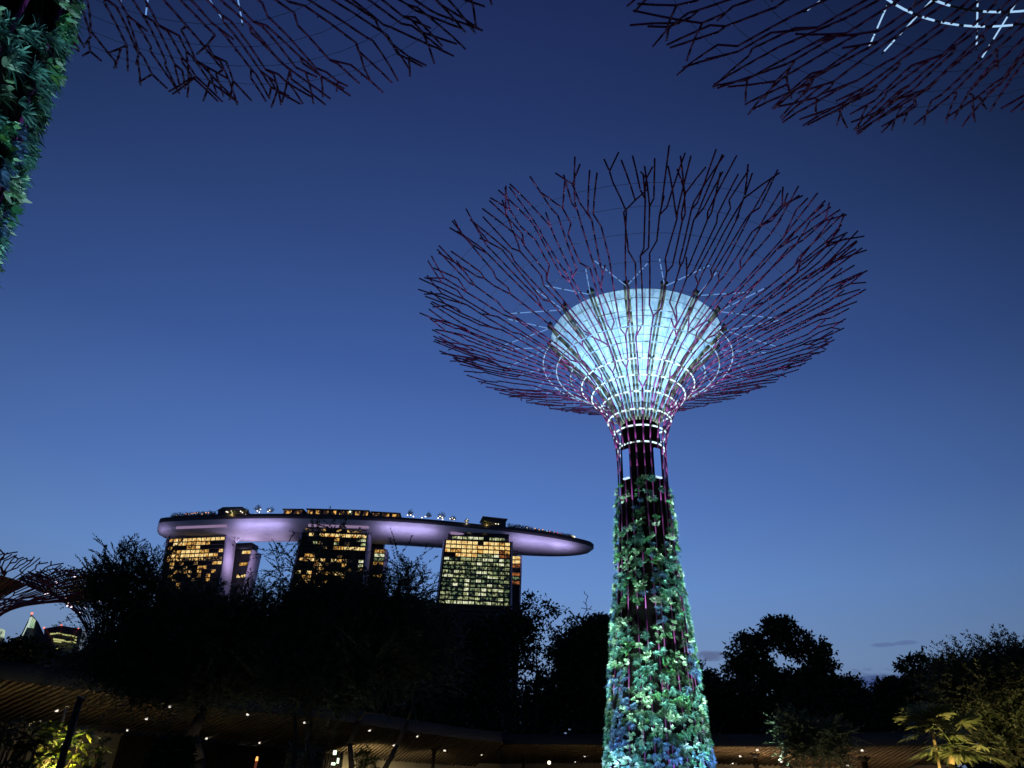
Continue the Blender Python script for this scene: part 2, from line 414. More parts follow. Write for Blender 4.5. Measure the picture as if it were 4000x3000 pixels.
def supertree(label, base, seed, prof, nstem=24, steel='steel', rod=.058, led=(), planted=None, trunk=None, cone=None, struts=None,
              cables=(), forks=((2.0, 3.4), (4.3, 6.4), (7.8, 10.0), (11.2, 12.6)), rim=(14.1, 15.2), panels=False, panel_prof=None):
    rng = random.Random(seed)
    cx, cy = base
    root = thing('supertree', (cx, cy, 0), label, 'supertree', 'supertrees of the grove')
    s, r_, z_ = interp(prof)
    rs = lambda q: np.interp(q, r_, s) if q > r_[0] + 1e-6 else s[np.searchsorted(r_, r_[0])]
    imin = int(np.argmin(r_)); s_neck = s[imin]
    up_s, up_r = s[imin:], r_[imin:]
    s_of_r = lambda q: float(np.interp(q, up_r, up_s))

    def pt(th, q, off=0.0):
        rr = float(np.interp(q, s, r_)) + off; zz = float(np.interp(q, s, z_))
        return np.array([cx + rr * math.cos(th), cy + rr * math.sin(th), zz])

    def run(mb, th, q, dth, q_end, r0, r1, step=1.0):
        """a rod that turns by dth about the axis while it climbs the surface from q to q_end"""
        k = max(1, int(math.ceil((q_end - q) / step)))
        pts = [pt(th + dth * i / k, q + (q_end - q) * i / k) for i in range(k + 1)]
        mb.path(pts, np.linspace(r0, r1, k + 1), 6)
        for e in pts[1:-1]:                        # cable clamps
            if rng.random() < .22: mb.tube(e, e + np.array([rng.uniform(-.05, .05), rng.uniform(-.05, .05), -.13]), .03, .02, 4)
        return th + dth, q_end

    for k in range(nstem):
        mb = MB()
        half = PI / nstem
        th0 = 2 * half * (k + .5 + rng.uniform(-.1, .1))
        tw = rng.choice([-1, 1]) * rng.uniform(0, .3)
        th, q = run(mb, th0 - tw, 0, tw, s_neck, rod * .55, rod * .9, 2.2)
        stack = [(th, q, 0, 2 * half * k, 2 * half * (k + 1))]
        while stack:
            th, q, lev, lo, hi = stack.pop()
            wd = hi - lo
            if lev < len(forks):
                qe = s_of_r(rng.uniform(*forks[lev]))
                if qe < q + .4: qe = q + rng.uniform(.4, .9)
                rr = float(np.interp(qe, s, r_))
                if qe > q + .05: th, q = run(mb, th, q, (0 if lev == 0 else rng.uniform(-.1, .1)) * (qe - q) / rr, qe, rod, rod)
                mid = (lo + hi) / 2
                if rng.random() < (1.0, .92, .62, .4)[min(lev, 3)]:
                    kids = [(lo, mid), (mid, hi)]
                    if rng.random() < .1: kids.reverse()
                else:
                    kids = [(lo, hi)]
                for (l2, h2) in kids:
                    tg = (l2 + h2) / 2 + rng.uniform(-.27, .27) * (h2 - l2)
                    if len(kids) == 1: tg = mid + rng.choice([-1, 1]) * rng.uniform(.1, .3) * wd
                    lat = abs(tg - th) * rr
                    dq = max(.45, min(lat / math.tan(R(rng.uniform(30, 48) if rng.random() < .62 else rng.uniform(16, 26))), 4.2))
                    q2 = min(q + dq, s[-1])
                    t2, q2 = run(mb, th, q, tg - th, q2, rod, rod)
                    if lev >= 1 and rng.random() < .16:   # a short spur at the bend
                        q3 = min(q2 + rng.uniform(.5, 1.1), s[-1])
                        if q3 > q2 + .3: run(mb, t2, q2, (tg - th) / max(q2 - q, .3) * (q3 - q2), q3, rod, rod * .95)
                    stack.append((t2, q2, lev + 1, l2, h2))
            else:
                qe = s_of_r(rng.uniform(*rim))
                if qe > q + .3:
                    rr = float(np.interp(qe, s, r_)); L = qe - q
                    if rng.random() < .32 and L > .9:   # a last forked tip
                        qm = q + L * rng.uniform(.3, .6); th, q = run(mb, th, q, rng.uniform(-.1, .1) * L / rr, qm, rod, rod)
                        run(mb, th, q, rng.uniform(.35, .9) * (qe - q) / rr, qe, rod, rod); run(mb, th, q, -rng.uniform(.2, .8) * (qe - q) / rr, qe - rng.uniform(0, .3), rod, rod)
                    else:
                        run(mb, th, q, rng.uniform(-.35, .35) * L / rr, qe, rod, rod)
        mb.build('steel_branch', M[steel], root)
    for rr in cables:
        mb = MB(); N = 48; q = s_of_r(rr)
        P = [pt(2 * PI * i / N, q) for i in range(N + 1)]
        mb.path(P, [.012] * (N + 1), 3); mb.build('cable_ring', M['cable'], root)
    for (rr, zz, nd, rad, ml) in led:
        mb = MB(); t0 = rng.random(); P = []; ms = []
        for i in range(nd):
            a0 = 2 * PI * (i + t0) / nd; f = rng.choice([.55, .72, .8, .66]); lit = 0 if rng.random() > .05 else 1
            for g, mm in ((0, lit), (f * .5, lit), (f, 1)):
                a = a0 + 2 * PI / nd * g
                P.append((cx + rr * math.cos(a), cy + rr * math.sin(a), zz)); ms.append(mm)
        mb.pipe(P, rad, 6, ms, True)
        mb.build('light_ring', [M[ml], M['rib']], root)
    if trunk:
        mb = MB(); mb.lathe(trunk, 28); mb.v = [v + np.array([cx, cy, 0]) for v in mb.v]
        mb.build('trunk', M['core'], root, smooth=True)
    if cone:
        cp = cone['prof']
        mb = MB(); fine = []
        zz = np.linspace(cp[0][1], cp[-1][1], 14)
        rr = np.interp(zz, [p[1] for p in cp], [p[0] for p in cp])
        mb.lathe(list(zip(rr, zz)), 64); mb.v = [v + np.array([cx, cy, 0]) for v in mb.v]
        mb.build('cone_membrane', M[cone.get('mat', 'membrane')], root, smooth=True)
        nr = cone['ribs']
        for f in (.16, .3, .43, .56, .69, .82, .94):
            z = cp[0][1] + (cp[-1][1] - cp[0][1]) * f; r = float(np.interp(z, zz, rr)) + .03; N = 40
            mb = MB(); mb.pipe([(cx + r * math.cos(2 * PI * i / N), cy + r * math.sin(2 * PI * i / N), z) for i in range(N)], .022, 4, None, True); mb.build('membrane_hoop', M['rib'], root)
        for k in range(nr):
            th = 2 * PI * (k + .5 + cone.get('ph', 0)) / nr
            mb = MB(); mb.pipe([(cx + (r + .03) * math.cos(th), cy + (r + .03) * math.sin(th), z) for r, z in zip(rr, zz)], .018, 4); mb.build('membrane_seam', M['rib'], root)
        for k in range(nr):
            th = 2 * PI * (k + cone.get('ph', 0)) / nr
            mb = MB(); tang = np.array([-math.sin(th), math.cos(th), 0]); rad = np.array([math.cos(th), math.sin(th), 0])
            for sg in (-1, 1):
                P = [np.array([cx, cy, 0]) + rad * (a + .16) + tang * sg * .11 + np.array([0, 0, z]) for a, z in zip(rr, zz)]
                P[-1] = P[-1] + rad * .06 + np.array([0, 0, .25])
                mb.path(P, [.07] * len(P), 6)
            rib = mb.build('rib', M['rib'], root)
            mb = MB(); e = np.array([cx, cy, 0]) + rad * (rr[-1] + .22) + np.array([0, 0, zz[-1] + .3])
            mb.tube(e - tang * .2, e + tang * .2, .17, .17, 8); mb.tube(e, e + np.array([0, 0, .35]), .09, .05, 6)
            mb.build('rib_cap', M['knob'], rib)
            if struts:
                for sg in (-1, 1):
                    q = s_of_r(struts['r'] + rng.uniform(-.5, .5)); t2 = th + sg * 2 * PI / nr * .42
                    A = e + rad * .05 - np.array([0, 0, .25]); B = pt(t2, q)
                    mb = MB(); fr = [0, .04, .26, .31, .55, .6, .8, .85, .97, 1]
                    mb.pipe([A + (B - A) * f for f in fr], .032, 5, [1, 0, 1, 0, 1, 0, 1, 0, 1])
                    mb.build('light_strut', [M[struts.get('mat', 'led_dim')], M['cable']], root)
    if panels:
        for aw in panels:
            th = R(aw); rad = np.array([math.cos(th), math.sin(th), 0]); tang = np.array([-math.sin(th), math.cos(th), 0])
            c = np.array([cx, cy, 0]) + rad * 1.62
            mb = MB(); mb.box(c + np.array([0, 0, 19.25]), tang * .21, rad * .05, np.array([0, 0, .92])); pb = mb.build('light_panel', M['panel'], root)
            mb = MB(); mb.box(c + rad * .02 + np.array([0, 0, 18.28]), tang * .21, rad * .07, np.array([0, 0, .04])); mb.build('panel_edge', M['panel_edge'], pb)
    if planted:
        plants(root, (cx, cy), seed, **planted)
    return root


def plants(root, c, seed, prof, z0, z1, cols, rowh, size=1.0, fill=.8, spiky=.3, blue=.25, sector=None, patch=1.0, green=.40, pale=.20, stripe=0.0):
    """the planted skin of a supertree: rosettes in planting pockets, species by species"""
    rng = np.random.default_rng(seed)
    zz = [p[1] for p in prof]; rr = [p[0] for p in prof]
    mbs = {}
    ph = rng.uniform(0, 6, 12)

    def patchy(th, z, o):
        return (math.sin(3 * th + .42 * z / patch + ph[o]) + math.sin(5 * th - .7 * z / patch + ph[o + 1]) + math.sin(1.1 * z / patch + 2 * th + ph[o + 2])) / 3
    spec = {  # n leaves, length, width, bend, spread, seg
        'pl_green': (10, .34, .13, .25, 1.0, 3), 'pl_teal': (14, .42, .055, .35, 1.1, 3), 'pl_pale': (8, .36, .12, .15, .8, 3),
        'pl_bluelit': (16, .34, .07, .45, 1.1, 3), 'pl_dark': (16, .36, .06, .5, 1.2, 2), 'pl_pink': (6, .26, .11, .1, .8, 3)}
    nz = int((z1 - z0) / rowh)
    acc = {k: [] for k in spec}
    for i in range(cols):
        for j in range(nz):
            th = 2 * PI * (i + rng.uniform(-.18, .18)) / cols; z = z0 + (j + rng.uniform(0, 1)) * rowh
            if sector is not None and abs((th - sector[0] + PI) % (2 * PI) - PI) > sector[1]: continue
            pf = patchy(th, z, 0); pb = patchy(th, z, 4); pc = patchy(th, z, 8)
            edge_fade = min(1, (z1 - z) / 2.5)
            if rng.random() > fill * (.85 + .75 * pf + (.7 if z < z0 + 5.5 else 0)) * max(edge_fade, .35): continue
            if stripe and z > z0 + 5.5 and i % 3 == 2 and rng.random() < stripe: continue
            if stripe and z > 12.5 and pc < .05 and rng.random() < .45: continue
            x = rng.random()
            low = max(0, 1 - (z - z0) / (z1 - z0))
            if pb > .2 and x < blue * (.5 + 1.3 * low) * 2: sp = 'pl_bluelit'  # blue-lit leaf colour grows commoner towards the base
            elif pc > .25 and x < .55: sp = 'pl_teal'
            elif x < spiky: sp = 'pl_teal'
            elif x < spiky + green: sp = 'pl_green'
            elif x < spiky + green + pale: sp = 'pl_pale'
            elif x < .985: sp = 'pl_dark'
            else: sp = 'pl_pink'
            for _ in range(2 if sp == 'pl_pink' else 4):
                acc[sp].append((th + rng.normal(0, .35) * 2 * PI / cols, z + rng.normal(0, .3) * rowh))
            if rng.random() < .7:
                acc['pl_dark'].append((th + rng.normal(0, .4) * 2 * PI / cols, z + rng.normal(0, .4) * rowh))
    for sp, lst in acc.items():
        if not lst: continue
        nl, L, wd, bend, spread, seg = spec[sp]
        A = np.array(lst); th, z = A[:, 0], A[:, 1]
        rad = np.interp(z, zz, rr) + rng.uniform(-.02, .10, len(z))
        N = len(z)
        out = np.c_[np.cos(th), np.sin(th), np.zeros(N)]
        P = np.c_[c[0] + rad * np.cos(th), c[1] + rad * np.sin(th), z]
        axis = norm(out + np.array([0, 0, .35]) + rng.normal(0, .25, (N, 3)))
        sc = rng.uniform(.75, 1.3, N) * size
        t1 = norm(np.cross(axis, [0, 0, 1.])); t2 = np.cross(axis, t1)
        mb = MB()
        for k in range(nl):
            f = 2 * PI * (k + rng.uniform(-.3, .3, N)) / nl
            sprd = spread * rng.uniform(.35, 1.25, N)
            side = t1 * np.cos(f)[:, None] + t2 * np.sin(f)[:, None]
            d = norm(axis + side * sprd[:, None] * 1.15)
            u = norm(axis - side * .35 + rng.normal(0, .3, (N, 3)))
            mb.leaves(P + d * .02, d, u, L * sc * rng.uniform(.65, 1.15, N), wd * sc * rng.uniform(.8, 1.2, N), bend, 0, seg)
        o = mb.build({'pl_green': 'broadleaf_planting', 'pl_teal': 'strapleaf_planting', 'pl_pale': 'variegated_highlight_planting', 'pl_bluelit': 'bluelit_planting',
                      'pl_dark': 'dark_fern_planting', 'pl_pink': 'flowering_planting'}[sp], M[sp], root)
        o['kind'] = 'stuff'


MAINC = (8.32, 40.7)
main_trunk = [(2.62, 0), (2.5, 3), (2.05, 8), (1.75, 12), (1.5, 16), (1.32, 19), (1.2, 22), (1.05, 22.8)]
main_skin = [(2.63, 0), (2.51, 3), (2.06, 8), (1.76, 12), (1.52, 16), (1.5, 19), (1.52, 20.6), (1.68, 21.7), (1.98, 22.6), (2.4, 23.65), (3.0, 24.5), (3.65, 25.25), (4.4, 25.95), (5.35, 26.55), (6.25, 27.0), (8.2, 27.9), (10.4, 28.85), (12.6, 29.9), (14.4, 30.7), (15.2, 31.05)]
supertree('tall supertree with glowing white cone and planted trunk, right of the hotel towers', MAINC, 11, main_skin, nstem=21, rod=.048,
          led=[(1.45, 20.65, 18, .05, 'led'), (1.65, 21.68, 20, .05, 'led'), (2.0, 22.63, 22, .05, 'led'), (2.42, 23.65, 24, .05, 'led'), (3.02, 24.46, 28, .048, 'led'), (3.68, 25.26, 30, .045, 'led'), (4.42, 26.0, 34, .042, 'led_mid'), (5.37, 26.5, 40, .036, 'led_mid'), (6.27, 27.02, 44, .032, 'led_mid')],
          trunk=main_trunk, cone=dict(prof=[(1.0, 22.3), (1.45, 23.5), (2.25, 25.0), (3.35, 26.5), (4.6, 27.9), (5.75, 29.05)], ribs=16, ph=.35), struts=dict(r=9.4),
          cables=(7.6, 9.2, 10.8, 12.2, 13.4), panels=(-90 - 47, -90 + 24, 90 - 47, 90 + 24),
          planted=dict(prof=[(2.75, 0), (2.62, 3), (2.2, 8), (1.86, 12), (1.6, 16), (1.4, 19.3), (1.35, 21)], z0=.3, z1=18.6, cols=36, rowh=.38, fill=.92, size=.6, spiky=.24, green=.32, pale=.22, stripe=.45))

LC = (-13.32, 8.02)
supertree('large supertree with a broad planted trunk at the left edge and its branches overhead', LC, 5,
          [(4.55, 0), (4.4, 8), (4.1, 10.4), (3.72, 14), (3.3, 18), (3.3, 20.6), (3.7, 22), (4.1, 23.3), (4.8, 24.5), (5.7, 25.5), (7.0, 26.6), (9.2, 28.0), (11.4, 29.2), (13.6, 30.2), (15.6, 31.0), (16.6, 31.3)],
          nstem=24, rod=.052, forks=((4.6, 5.6), (6.3, 7.8), (9.0, 11.2), (12.4, 13.8)), rim=(15.4, 16.5), trunk=[(4.5, 0), (4.3, 8), (4.0, 10.4), (3.62, 14), (3.15, 18), (3.0, 22), (2.8, 24)],
          cone=dict(prof=[(2.6, 23.4), (3.4, 25.0), (4.6, 26.7), (6.2, 28.8)], ribs=16, ph=.2), struts=dict(r=10.3), cables=(8.6, 10.2, 11.8, 13.2, 14.6),
          planted=dict(prof=[(4.6, 0), (4.45, 8), (4.15, 10.4), (3.78, 14), (3.4, 17), (3.25, 18), (3.1, 22)], z0=6.0, z1=21.5, cols=52, rowh=.45, fill=.58, spiky=.5, green=.18, pale=.16, blue=.1, sector=(R(-45), 1.9), patch=.8, size=.72))

RC = (16.65, 7.77)
supertree('large supertree whose lit branches spread over the top right corner', RC, 23,
          [(2.9, 0), (2.4, 8), (1.9, 16), (1.7, 20.6), (2.1, 22.4), (3.0, 24.2), (4.2, 25.5), (5.6, 26.0), (7.0, 26.6), (8.2, 27.15), (9.4, 27.8), (11.4, 28.9), (13.8, 30.1), (15.8, 31.0), (16.9, 31.3)],
          nstem=24, rod=.052, forks=((2.2, 3.6), (4.8, 7.0), (8.6, 11.0), (12.4, 13.8)), rim=(15.7, 16.8), trunk=[(2.6, 0), (2.1, 8), (1.55, 16), (1.3, 20), (1.2, 22.8)],
          led=[(5.4, 25.9, 36, .045, 'led_mid'), (6.5, 26.4, 42, .045, 'led_mid'), (7.35, 26.75, 48, .04, 'led_mid'), (8.15, 27.12, 52, .04, 'led_mid')],
          cone=dict(prof=[(1.0, 22.3), (1.5, 23.5), (2.4, 25.0), (3.6, 26.5), (5.0, 27.9), (6.2, 29.05)], ribs=16, ph=.1), struts=dict(r=10.2, mat='led_mid'), cables=(8.2, 9.8, 11.4, 13.0, 14.4))

# lamps inside the main cone and floodlights of the supertrees
for z, e in ((24.4, 48), (26.4, 290), (28.2, 2100)):
    lamp('POINT', (MAINC[0], MAINC[1], z), None, e, (.19, .50, 1.0), .35, name='cone_lamp')
for k in range(6):
    a = 2 * PI * k / 6
    lamp('SPOT', (MAINC[0] + 1.75 * math.cos(a), MAINC[1] + 1.75 * math.sin(a), 19.9), (MAINC[0] + 4.2 * math.cos(a), MAINC[1] + 4.2 * math.sin(a), 27.5), 800, (.82, .42, 1.0), .8, 52)
TEAL, BLU = (.58, 1.0, .94), (.34, .55, 1.0)
mx_, my_ = MAINC
for sx, sy, pw in ((1, 3.2, 1.0), (-1, 2.8, .55)):
    for tz, ang, p_ in ((4.5, 44, 10000), (10.5, 34, 27000), (15.5, 20, 42000)):
        lamp('SPOT', (mx_ + sx * 7.5, my_ + sy, .6), (mx_ + sx * 1.2, my_, tz), p_ * pw, TEAL, .5, ang, .7)
lamp('SPOT', (mx_ - 1.5, my_ - 9.5, .5), (mx_, my_, 4.2), 6000, (.5, .85, 1.0), .3, 34)  # added fill spot, brightens the dark front of the trunk base
for a, pw in ((-150, 5000), (-112, 3800), (-82, 4400), (-48, 3600), (-15, 4600)):
    lamp('SPOT', (mx_ + 6.6 * math.cos(R(a)), my_ + 6.6 * math.sin(R(a)), .4), (mx_ + 1.7 * math.cos(R(a)), my_ + 1.7 * math.sin(R(a)), 12.5), pw * 3.0, (.66, 1.0, .88), .2, 46)
lamp('SPOT', (mx_ + 2.5, my_ - 6.0, .5), (mx_ + .8, my_, 3.8), 9000, BLU, .25, 40)
lamp('SPOT', (mx_ - 4.5, my_ - 5.0, .5), (mx_ - 1.2, my_, 3.2), 9000, BLU, .25, 36)
lamp('SPOT', (-2, 13, .6), (-11.4, 7, 14), 7500, (.5, .92, 1.0), .3, 42)
lamp('POINT', (RC[0], RC[1], 27), None, 50, (.62, .86, 1.0), .35, name='cone_lamp')
lamp('POINT', (LC[0], LC[1], 27), None, 12, (.62, .86, 1.0), .35, name='cone_lamp')

# two smaller supertrees far left
for (u, v, d, seed, rimR, zr, lab, st) in [(-75, 2330, 92, 31, 12.4, 19.3, 'distant supertree with a brown underside disc, cut by the left edge', 'steel'),
                                           (432, 2400, 118, 32, 12.6, 24.6, 'distant supertree dotted with small white lights, half hidden by the feathery tree', 'steel')]:
    p = at_d(u, v, d)
    k = rimR / 12.4
    pr = [(1.6, 0), (1.3, zr - 13), (1.25, zr - 9), (1.4, zr - 6), (1.8, zr - 4.5), (2.7, zr - 3.3), (4.2, zr - 2.4), (6.5, zr - 1.55), (9.0, zr - .8), (11.4, zr - .25), (12.6, zr)] if seed == 31 else [(1.6, 0), (1.3, zr - 13), (1.25, zr - 9), (1.7, zr - 7), (2.6, zr - 5.3), (4.2, zr - 3.6), (6.5, zr - 2.1), (9.0, zr - .95), (11.4 * k, zr - .3), (12.6 * k, zr)]
    t_ = supertree(lab, (p[0], p[1]), seed, pr, nstem=24, steel='steel_far', rod=.062, forks=((2.0, 3.0), (4.0, 5.4), (6.8, 8.4), (9.4, 10.6)), rim=(11.4, 12.4), trunk=[(1.3, 0), (1.0, zr - 9), (.9, zr - 6)],
                   cone=dict(prof=[(1.0, zr - 3.0), (1.8, zr - 2.0), (2.6, zr - 1.1), (3.3, zr - .6)], ribs=10, mat='brown') if seed == 31 else None)
    if seed == 32:
        rng = random.Random(4)
        for k in range(16):
            a = rng.uniform(PI * .75, PI * 1.75); rr = rng.uniform(4.5, 11.5)
            zz = float(np.interp(rr, [q[0] for q in pr[2:]], [q[1] for q in pr[2:]]))
            mb = MB(); mb.ball((p[0] + rr * math.cos(a), p[1] + rr * math.sin(a), zz - .1), .14)
            mb.build('lamp', glowmat('lamp_pinkish', (1, .82, .95), 2.2) if k == 0 else bpy.data.materials['lamp_pinkish'], t_)
    else:
        lamp('POINT', (p[0] + 4, p[1] - 4, 6), None, 400, (1, .7, .4), .4)


# ------------------------------------------------------------------ hotel towers and the sky deck
M['tower'] = mat('tower_dark', (.030, .030, .034), .35, var=(.022, .022, .026), scale=.3)
M['slabedge'] = mat('balcony_edge', (.16, .15, .15), .6)
M['blade'] = mat('blade_wall', (.62, .56, .66), .6, var=(.55, .5, .6), scale=.2)
M['glass'] = mat('dark_glass', (.02, .025, .035), .08, spec=.6)
M['win'] = {'W': windowmat('room_bright', srgb(200, 130, 45), srgb(255, 226, 150), 1.15, .42, .36, .56), 'w': windowmat('room_dim', srgb(80, 50, 20), srgb(250, 190, 95), .95, .45, .4, .62),
            's': windowmat('room_lamp', srgb(22, 17, 12), srgb(255, 205, 120), 1.0, .6, .5, .66), 'g': windowmat('room_green', srgb(44, 52, 30), srgb(226, 236, 170), .8, .55, .44, .66),
            'G': windowmat('room_green_bright', srgb(140, 150, 90), srgb(250, 252, 215), 1.0, .5, .4, .6), 'o': windowmat('room_orange', srgb(60, 32, 14), srgb(220, 130, 60), .8, .5, .4, .7),
            'd': windowmat('room_green_dim', srgb(16, 20, 15), srgb(170, 200, 140), .7, .45, .47, .74)}


def tower(label, Lp, Rp, ztop, rows, rear, shear=0.0, flare=0.0, seed=1, floor=3.35, ncol=12):
    rng = random.Random(seed)
    Lp, Rp = np.array(Lp[:2]), np.array(Rp[:2])
    t = Rp - Lp; wid = np.linalg.norm(t); t = np.array([*(t / wid), 0]); nrm = np.array([t[1], -t[0], 0])
    if np.dot(nrm[:2], -Lp) < 0: nrm = -nrm
    Z = np.array([0, 0, 1.])
    O = np.array([*Lp, 0])
    root = thing('hotel_tower', (*(Lp + Rp) / 2, 0), label, 'hotel tower', 'hotel towers under the sky deck')

    def P(u, w, z):                               # u along the front, w back from it
        dz = ztop - z
        return O + t * (u + shear * dz) - nrm * (w) + Z * z - t * (flare * dz * (1 - 2 * u / wid))

    def prism(mb, u0, u1, w0, w1, za, zb, f=P, m=0):
        V = [f(u, w, z) for z in (za, zb) for u, w in ((u0, w0), (u1, w0), (u1, w1), (u0, w1))]
        mb.add(V, [(3, 2, 1, 0), (4, 5, 6, 7), (0, 1, 5, 4), (1, 2, 6, 5), (2, 3, 7, 6), (3, 0, 4, 7)], m)
    dep = 14
    mb = MB(); prism(mb, 1.2, wid - 1.2, 1.0, dep, 0, ztop - 4.5); mb.build('front_slab', M['tower'], root)
    mb = MB(); prism(mb, 3, wid - 3, 3, dep - 1, ztop - 4.5, ztop + 3); mb.build('roof_storey', M['tower'], root)
    for u0, u1 in ((0, 1.2), (wid - 1.2, wid)):
        mb = MB(); prism(mb, u0, u1, .0, dep, 0, ztop - 4.0); mb.build('end_wall', M['blade'], root)
    nfl = len(rows)
    for k in range(24):
        z = ztop - 4.5 - k * floor
        mb = MB(); prism(mb, 1.2, wid - 1.2, .15, .99, z - .28, z); mb.build('balcony_edge', M['slabedge'], root)
    cw = (wid - 4) / ncol
    extra = MB(); darkw = MB(); count = 0; exmat = None
    proto = {}
    emats = []
    for i, row in enumerate(rows):
        zt = ztop - .6 - i * floor if i == 0 else ztop - 4.5 - (i - 1) * floor - .45
        for j, ch in enumerate(row[:ncol]):
            u0 = 2 + j * cw + .34; u1 = u0 + cw - .68; zb = zt - floor + (.95 if ch in 'Ww' else 1.3)
            w = .93 if i else 2.93
            if ch == '.':
                continue
            if count < 100:
                mb = MB(); mb.add([P(u0, w, zb), P(u1, w, zb), P(u1, w, zt), P(u0, w, zt)], [(0, 1, 2, 3)])
                mb.build('window', M['win'][ch], root, origin=P((u0 + u1) / 2, w, zb)); count += 1
            else:
                if ch not in emats: emats.append(ch)
                extra.add([P(u0, w, zb), P(u1, w, zb), P(u1, w, zt), P(u0, w, zt)], [(0, 1, 2, 3)], emats.index(ch))
    if extra.v:
        o = extra.build('lower_windows', [M['win'][c] for c in emats], root); o['kind'] = 'stuff'
    # the rear slab, set back and reaching past the front one on the right
    ru0, ru1, rw0, rw1, rz, lean, rcols = rear

    def PR(u, w, z):
        return O + t * (u + lean * (rz - z)) - nrm * w + Z * z
    mb = MB(); prism(mb, ru0, ru1 - 1.2, rw0, rw1, 0, rz, PR); mb.build('rear_slab', M['tower'], root)
    mb = MB(); prism(mb, ru1 - 1.2, ru1, rw0 - .3, rw1, 0, rz, PR); mb.build('end_wall', M['blade'], root)
    mb = MB(); prism(mb, ru0 + 3, ru1 - 4, rw0 + 2, rw1 - 1, rz, rz + 7, PR); mb.build('rear_roof_storey', M['tower'], root)
    for k, ch in enumerate(rcols):
        if ch == '.': continue
        zt = rz - .8 - k * floor
        for u0, u1 in ((ru1 - 9.6, ru1 - 5.8), (ru1 - 5.4, ru1 - 1.6)):
            mb = MB(); mb.add([PR(u0, rw0 - .06, zt - 2.5), PR(u1, rw0 - .06, zt - 2.5), PR(u1, rw0 - .06, zt), PR(u0, rw0 - .06, zt)], [(0, 1, 2, 3)])
            mb.build('window', M['win'][ch], root, origin=PR(u0, rw0, zt - 2.5))
    return root


rngT = random.Random(8)
T1r = ['wss.wsssssww', 'wWwWWWWWWWWW', '.WWWwwWWw...', 'w...wwW.....', '.wwWWWWww..W', 'wWwWWWWWWWw.', 'wsssssssssss', '.w.w..s...wW', '.s..s..ww...', '..wsws.w..w.', '.w...s.w.w..', '..s...s..w..', '...w........', '...s........']
T2r = ['s..s..s.sss.', '.WsWWWWWWWWW', '......w...gG', '..gs..g.s..g', '....s.wwWWWW', '............', '.ww....s....', 'swWwW.Wwss.G', '...wWs..w..G', '...sw....w.s', 'W.WsswwWW...', '.ww.....w...', '.wWw.w......', 's...w.......']
T3r = ['.gGgGGG.gGg.', 'WWWWWW.WWWwW', 'WWWWWWWWWWWW', 'WwwWWWwWWWow', '..WWWWgggGoo']
for k in range(11):
    T3r.append(''.join(rngT.choice('ggGGdddgd') if k < 10 else rngT.choice('GGgg') for _ in range(12)))
tower('left hotel tower with scattered warm lit windows and pale end walls', at_z(655, 2083, 180), at_z(888, 2073, 180), 180, T1r, (4, 66, 27, 41, 172, 0, 'W..w..W...'), shear=.13, seed=1)
tower('middle hotel tower, mostly dark behind the bare twigs of the centre tree', at_z(1181, 2055, 180), at_z(1445, 2066, 180), 180, T2r, (4, 65, 26, 38, 172, 0, 'wGdw..w...'), flare=.03, seed=2)
tower('right hotel tower fully lit, yellow rooms above rows of green-white ones', at_z(1735, 2085, 180), at_z(2003, 2097, 180), 180, T3r, (6, 63.5, 20, 32, 171, 0, 'WWo.odo...'), flare=.03, seed=3)

cl = np.array([(-293, 593), (-250, 584), (-203, 577), (-138, 568), (-67, 571), (-15, 577), (37, 588), (76.5, 598)], float)
hwk = [12.5, 16.5, 18, 18.5, 18.5, 17, 12.5, .6]
dpk = [9.5, 12, 12.2, 12.2, 12.2, 11.5, 9, 1.0]
cs = np.concatenate([[0], np.cumsum(np.hypot(*np.diff(cl, axis=0).T))])
NS = 72
ts = np.linspace(0, cs[-1], NS)
# smooth centre line through the key points
pf = [np.polynomial.polynomial.polyfit(cs, cl[:, i], 4) for i in (0, 1)]
CX, CY = (np.polynomial.polynomial.polyval(ts, q) for q in pf)
f_ = ts / cs[-1]
HW = np.interp(ts, cs, hwk); DP = np.interp(ts, cs, dpk)
tail = np.clip((1 - f_) / .26, 0, 1); HW = np.where(f_ > .74, 17.5 * np.sqrt(1 - (1 - tail) ** 2) + .3, HW); DP = np.where(f_ > .74, 12.2 * np.sqrt(1 - (1 - tail) ** 2.2) + .3, DP)
head = np.clip(f_ / .035, 0, 1); HW = HW * (.45 + .55 * np.sqrt(1 - (1 - head) ** 2)); DP = DP * (.7 + .3 * np.sqrt(1 - (1 - head) ** 2))
DZ = 190.0
TX, TY = np.gradient(CX), np.gradient(CY); tl = np.hypot(TX, TY); TX, TY = TX / tl, TY / tl
NXv, NYv = TY, -TX                                 # towards the camera
M['hull'] = None
m = bpy.data.materials.new('hull_cladding'); m.use_nodes = True
n, l = m.node_tree.nodes, m.node_tree.links
p = n['Principled BSDF']; p.inputs['Roughness'].default_value = .45
t = n.new('ShaderNodeTexCoord'); br = n.new('ShaderNodeTexBrick')
br.inputs['Color1'].default_value = (.62, .60, .64, 1); br.inputs['Color2'].default_value = (.54, .52, .56, 1); br.inputs['Mortar'].default_value = (.36, .34, .38, 1)
br.inputs['Scale'].default_value = 1.0; br.inputs['Brick Width'].default_value = 3.6; br.inputs['Row Height'].default_value = 1.5; br.inputs['Mortar Size'].default_value = .06
l.new(t.outputs['UV'], br.inputs[0]); l.new(br.outputs[0], p.inputs['Base Color'])
M['hull'] = m
deck = thing('sky_deck', (CX[NS // 2], CY[NS // 2], DZ), 'long boat-shaped sky deck with a violet lit hull lying across the three hotel towers', 'sky deck')
NP = 18
phis = np.linspace(0, PI, NP)
V = []
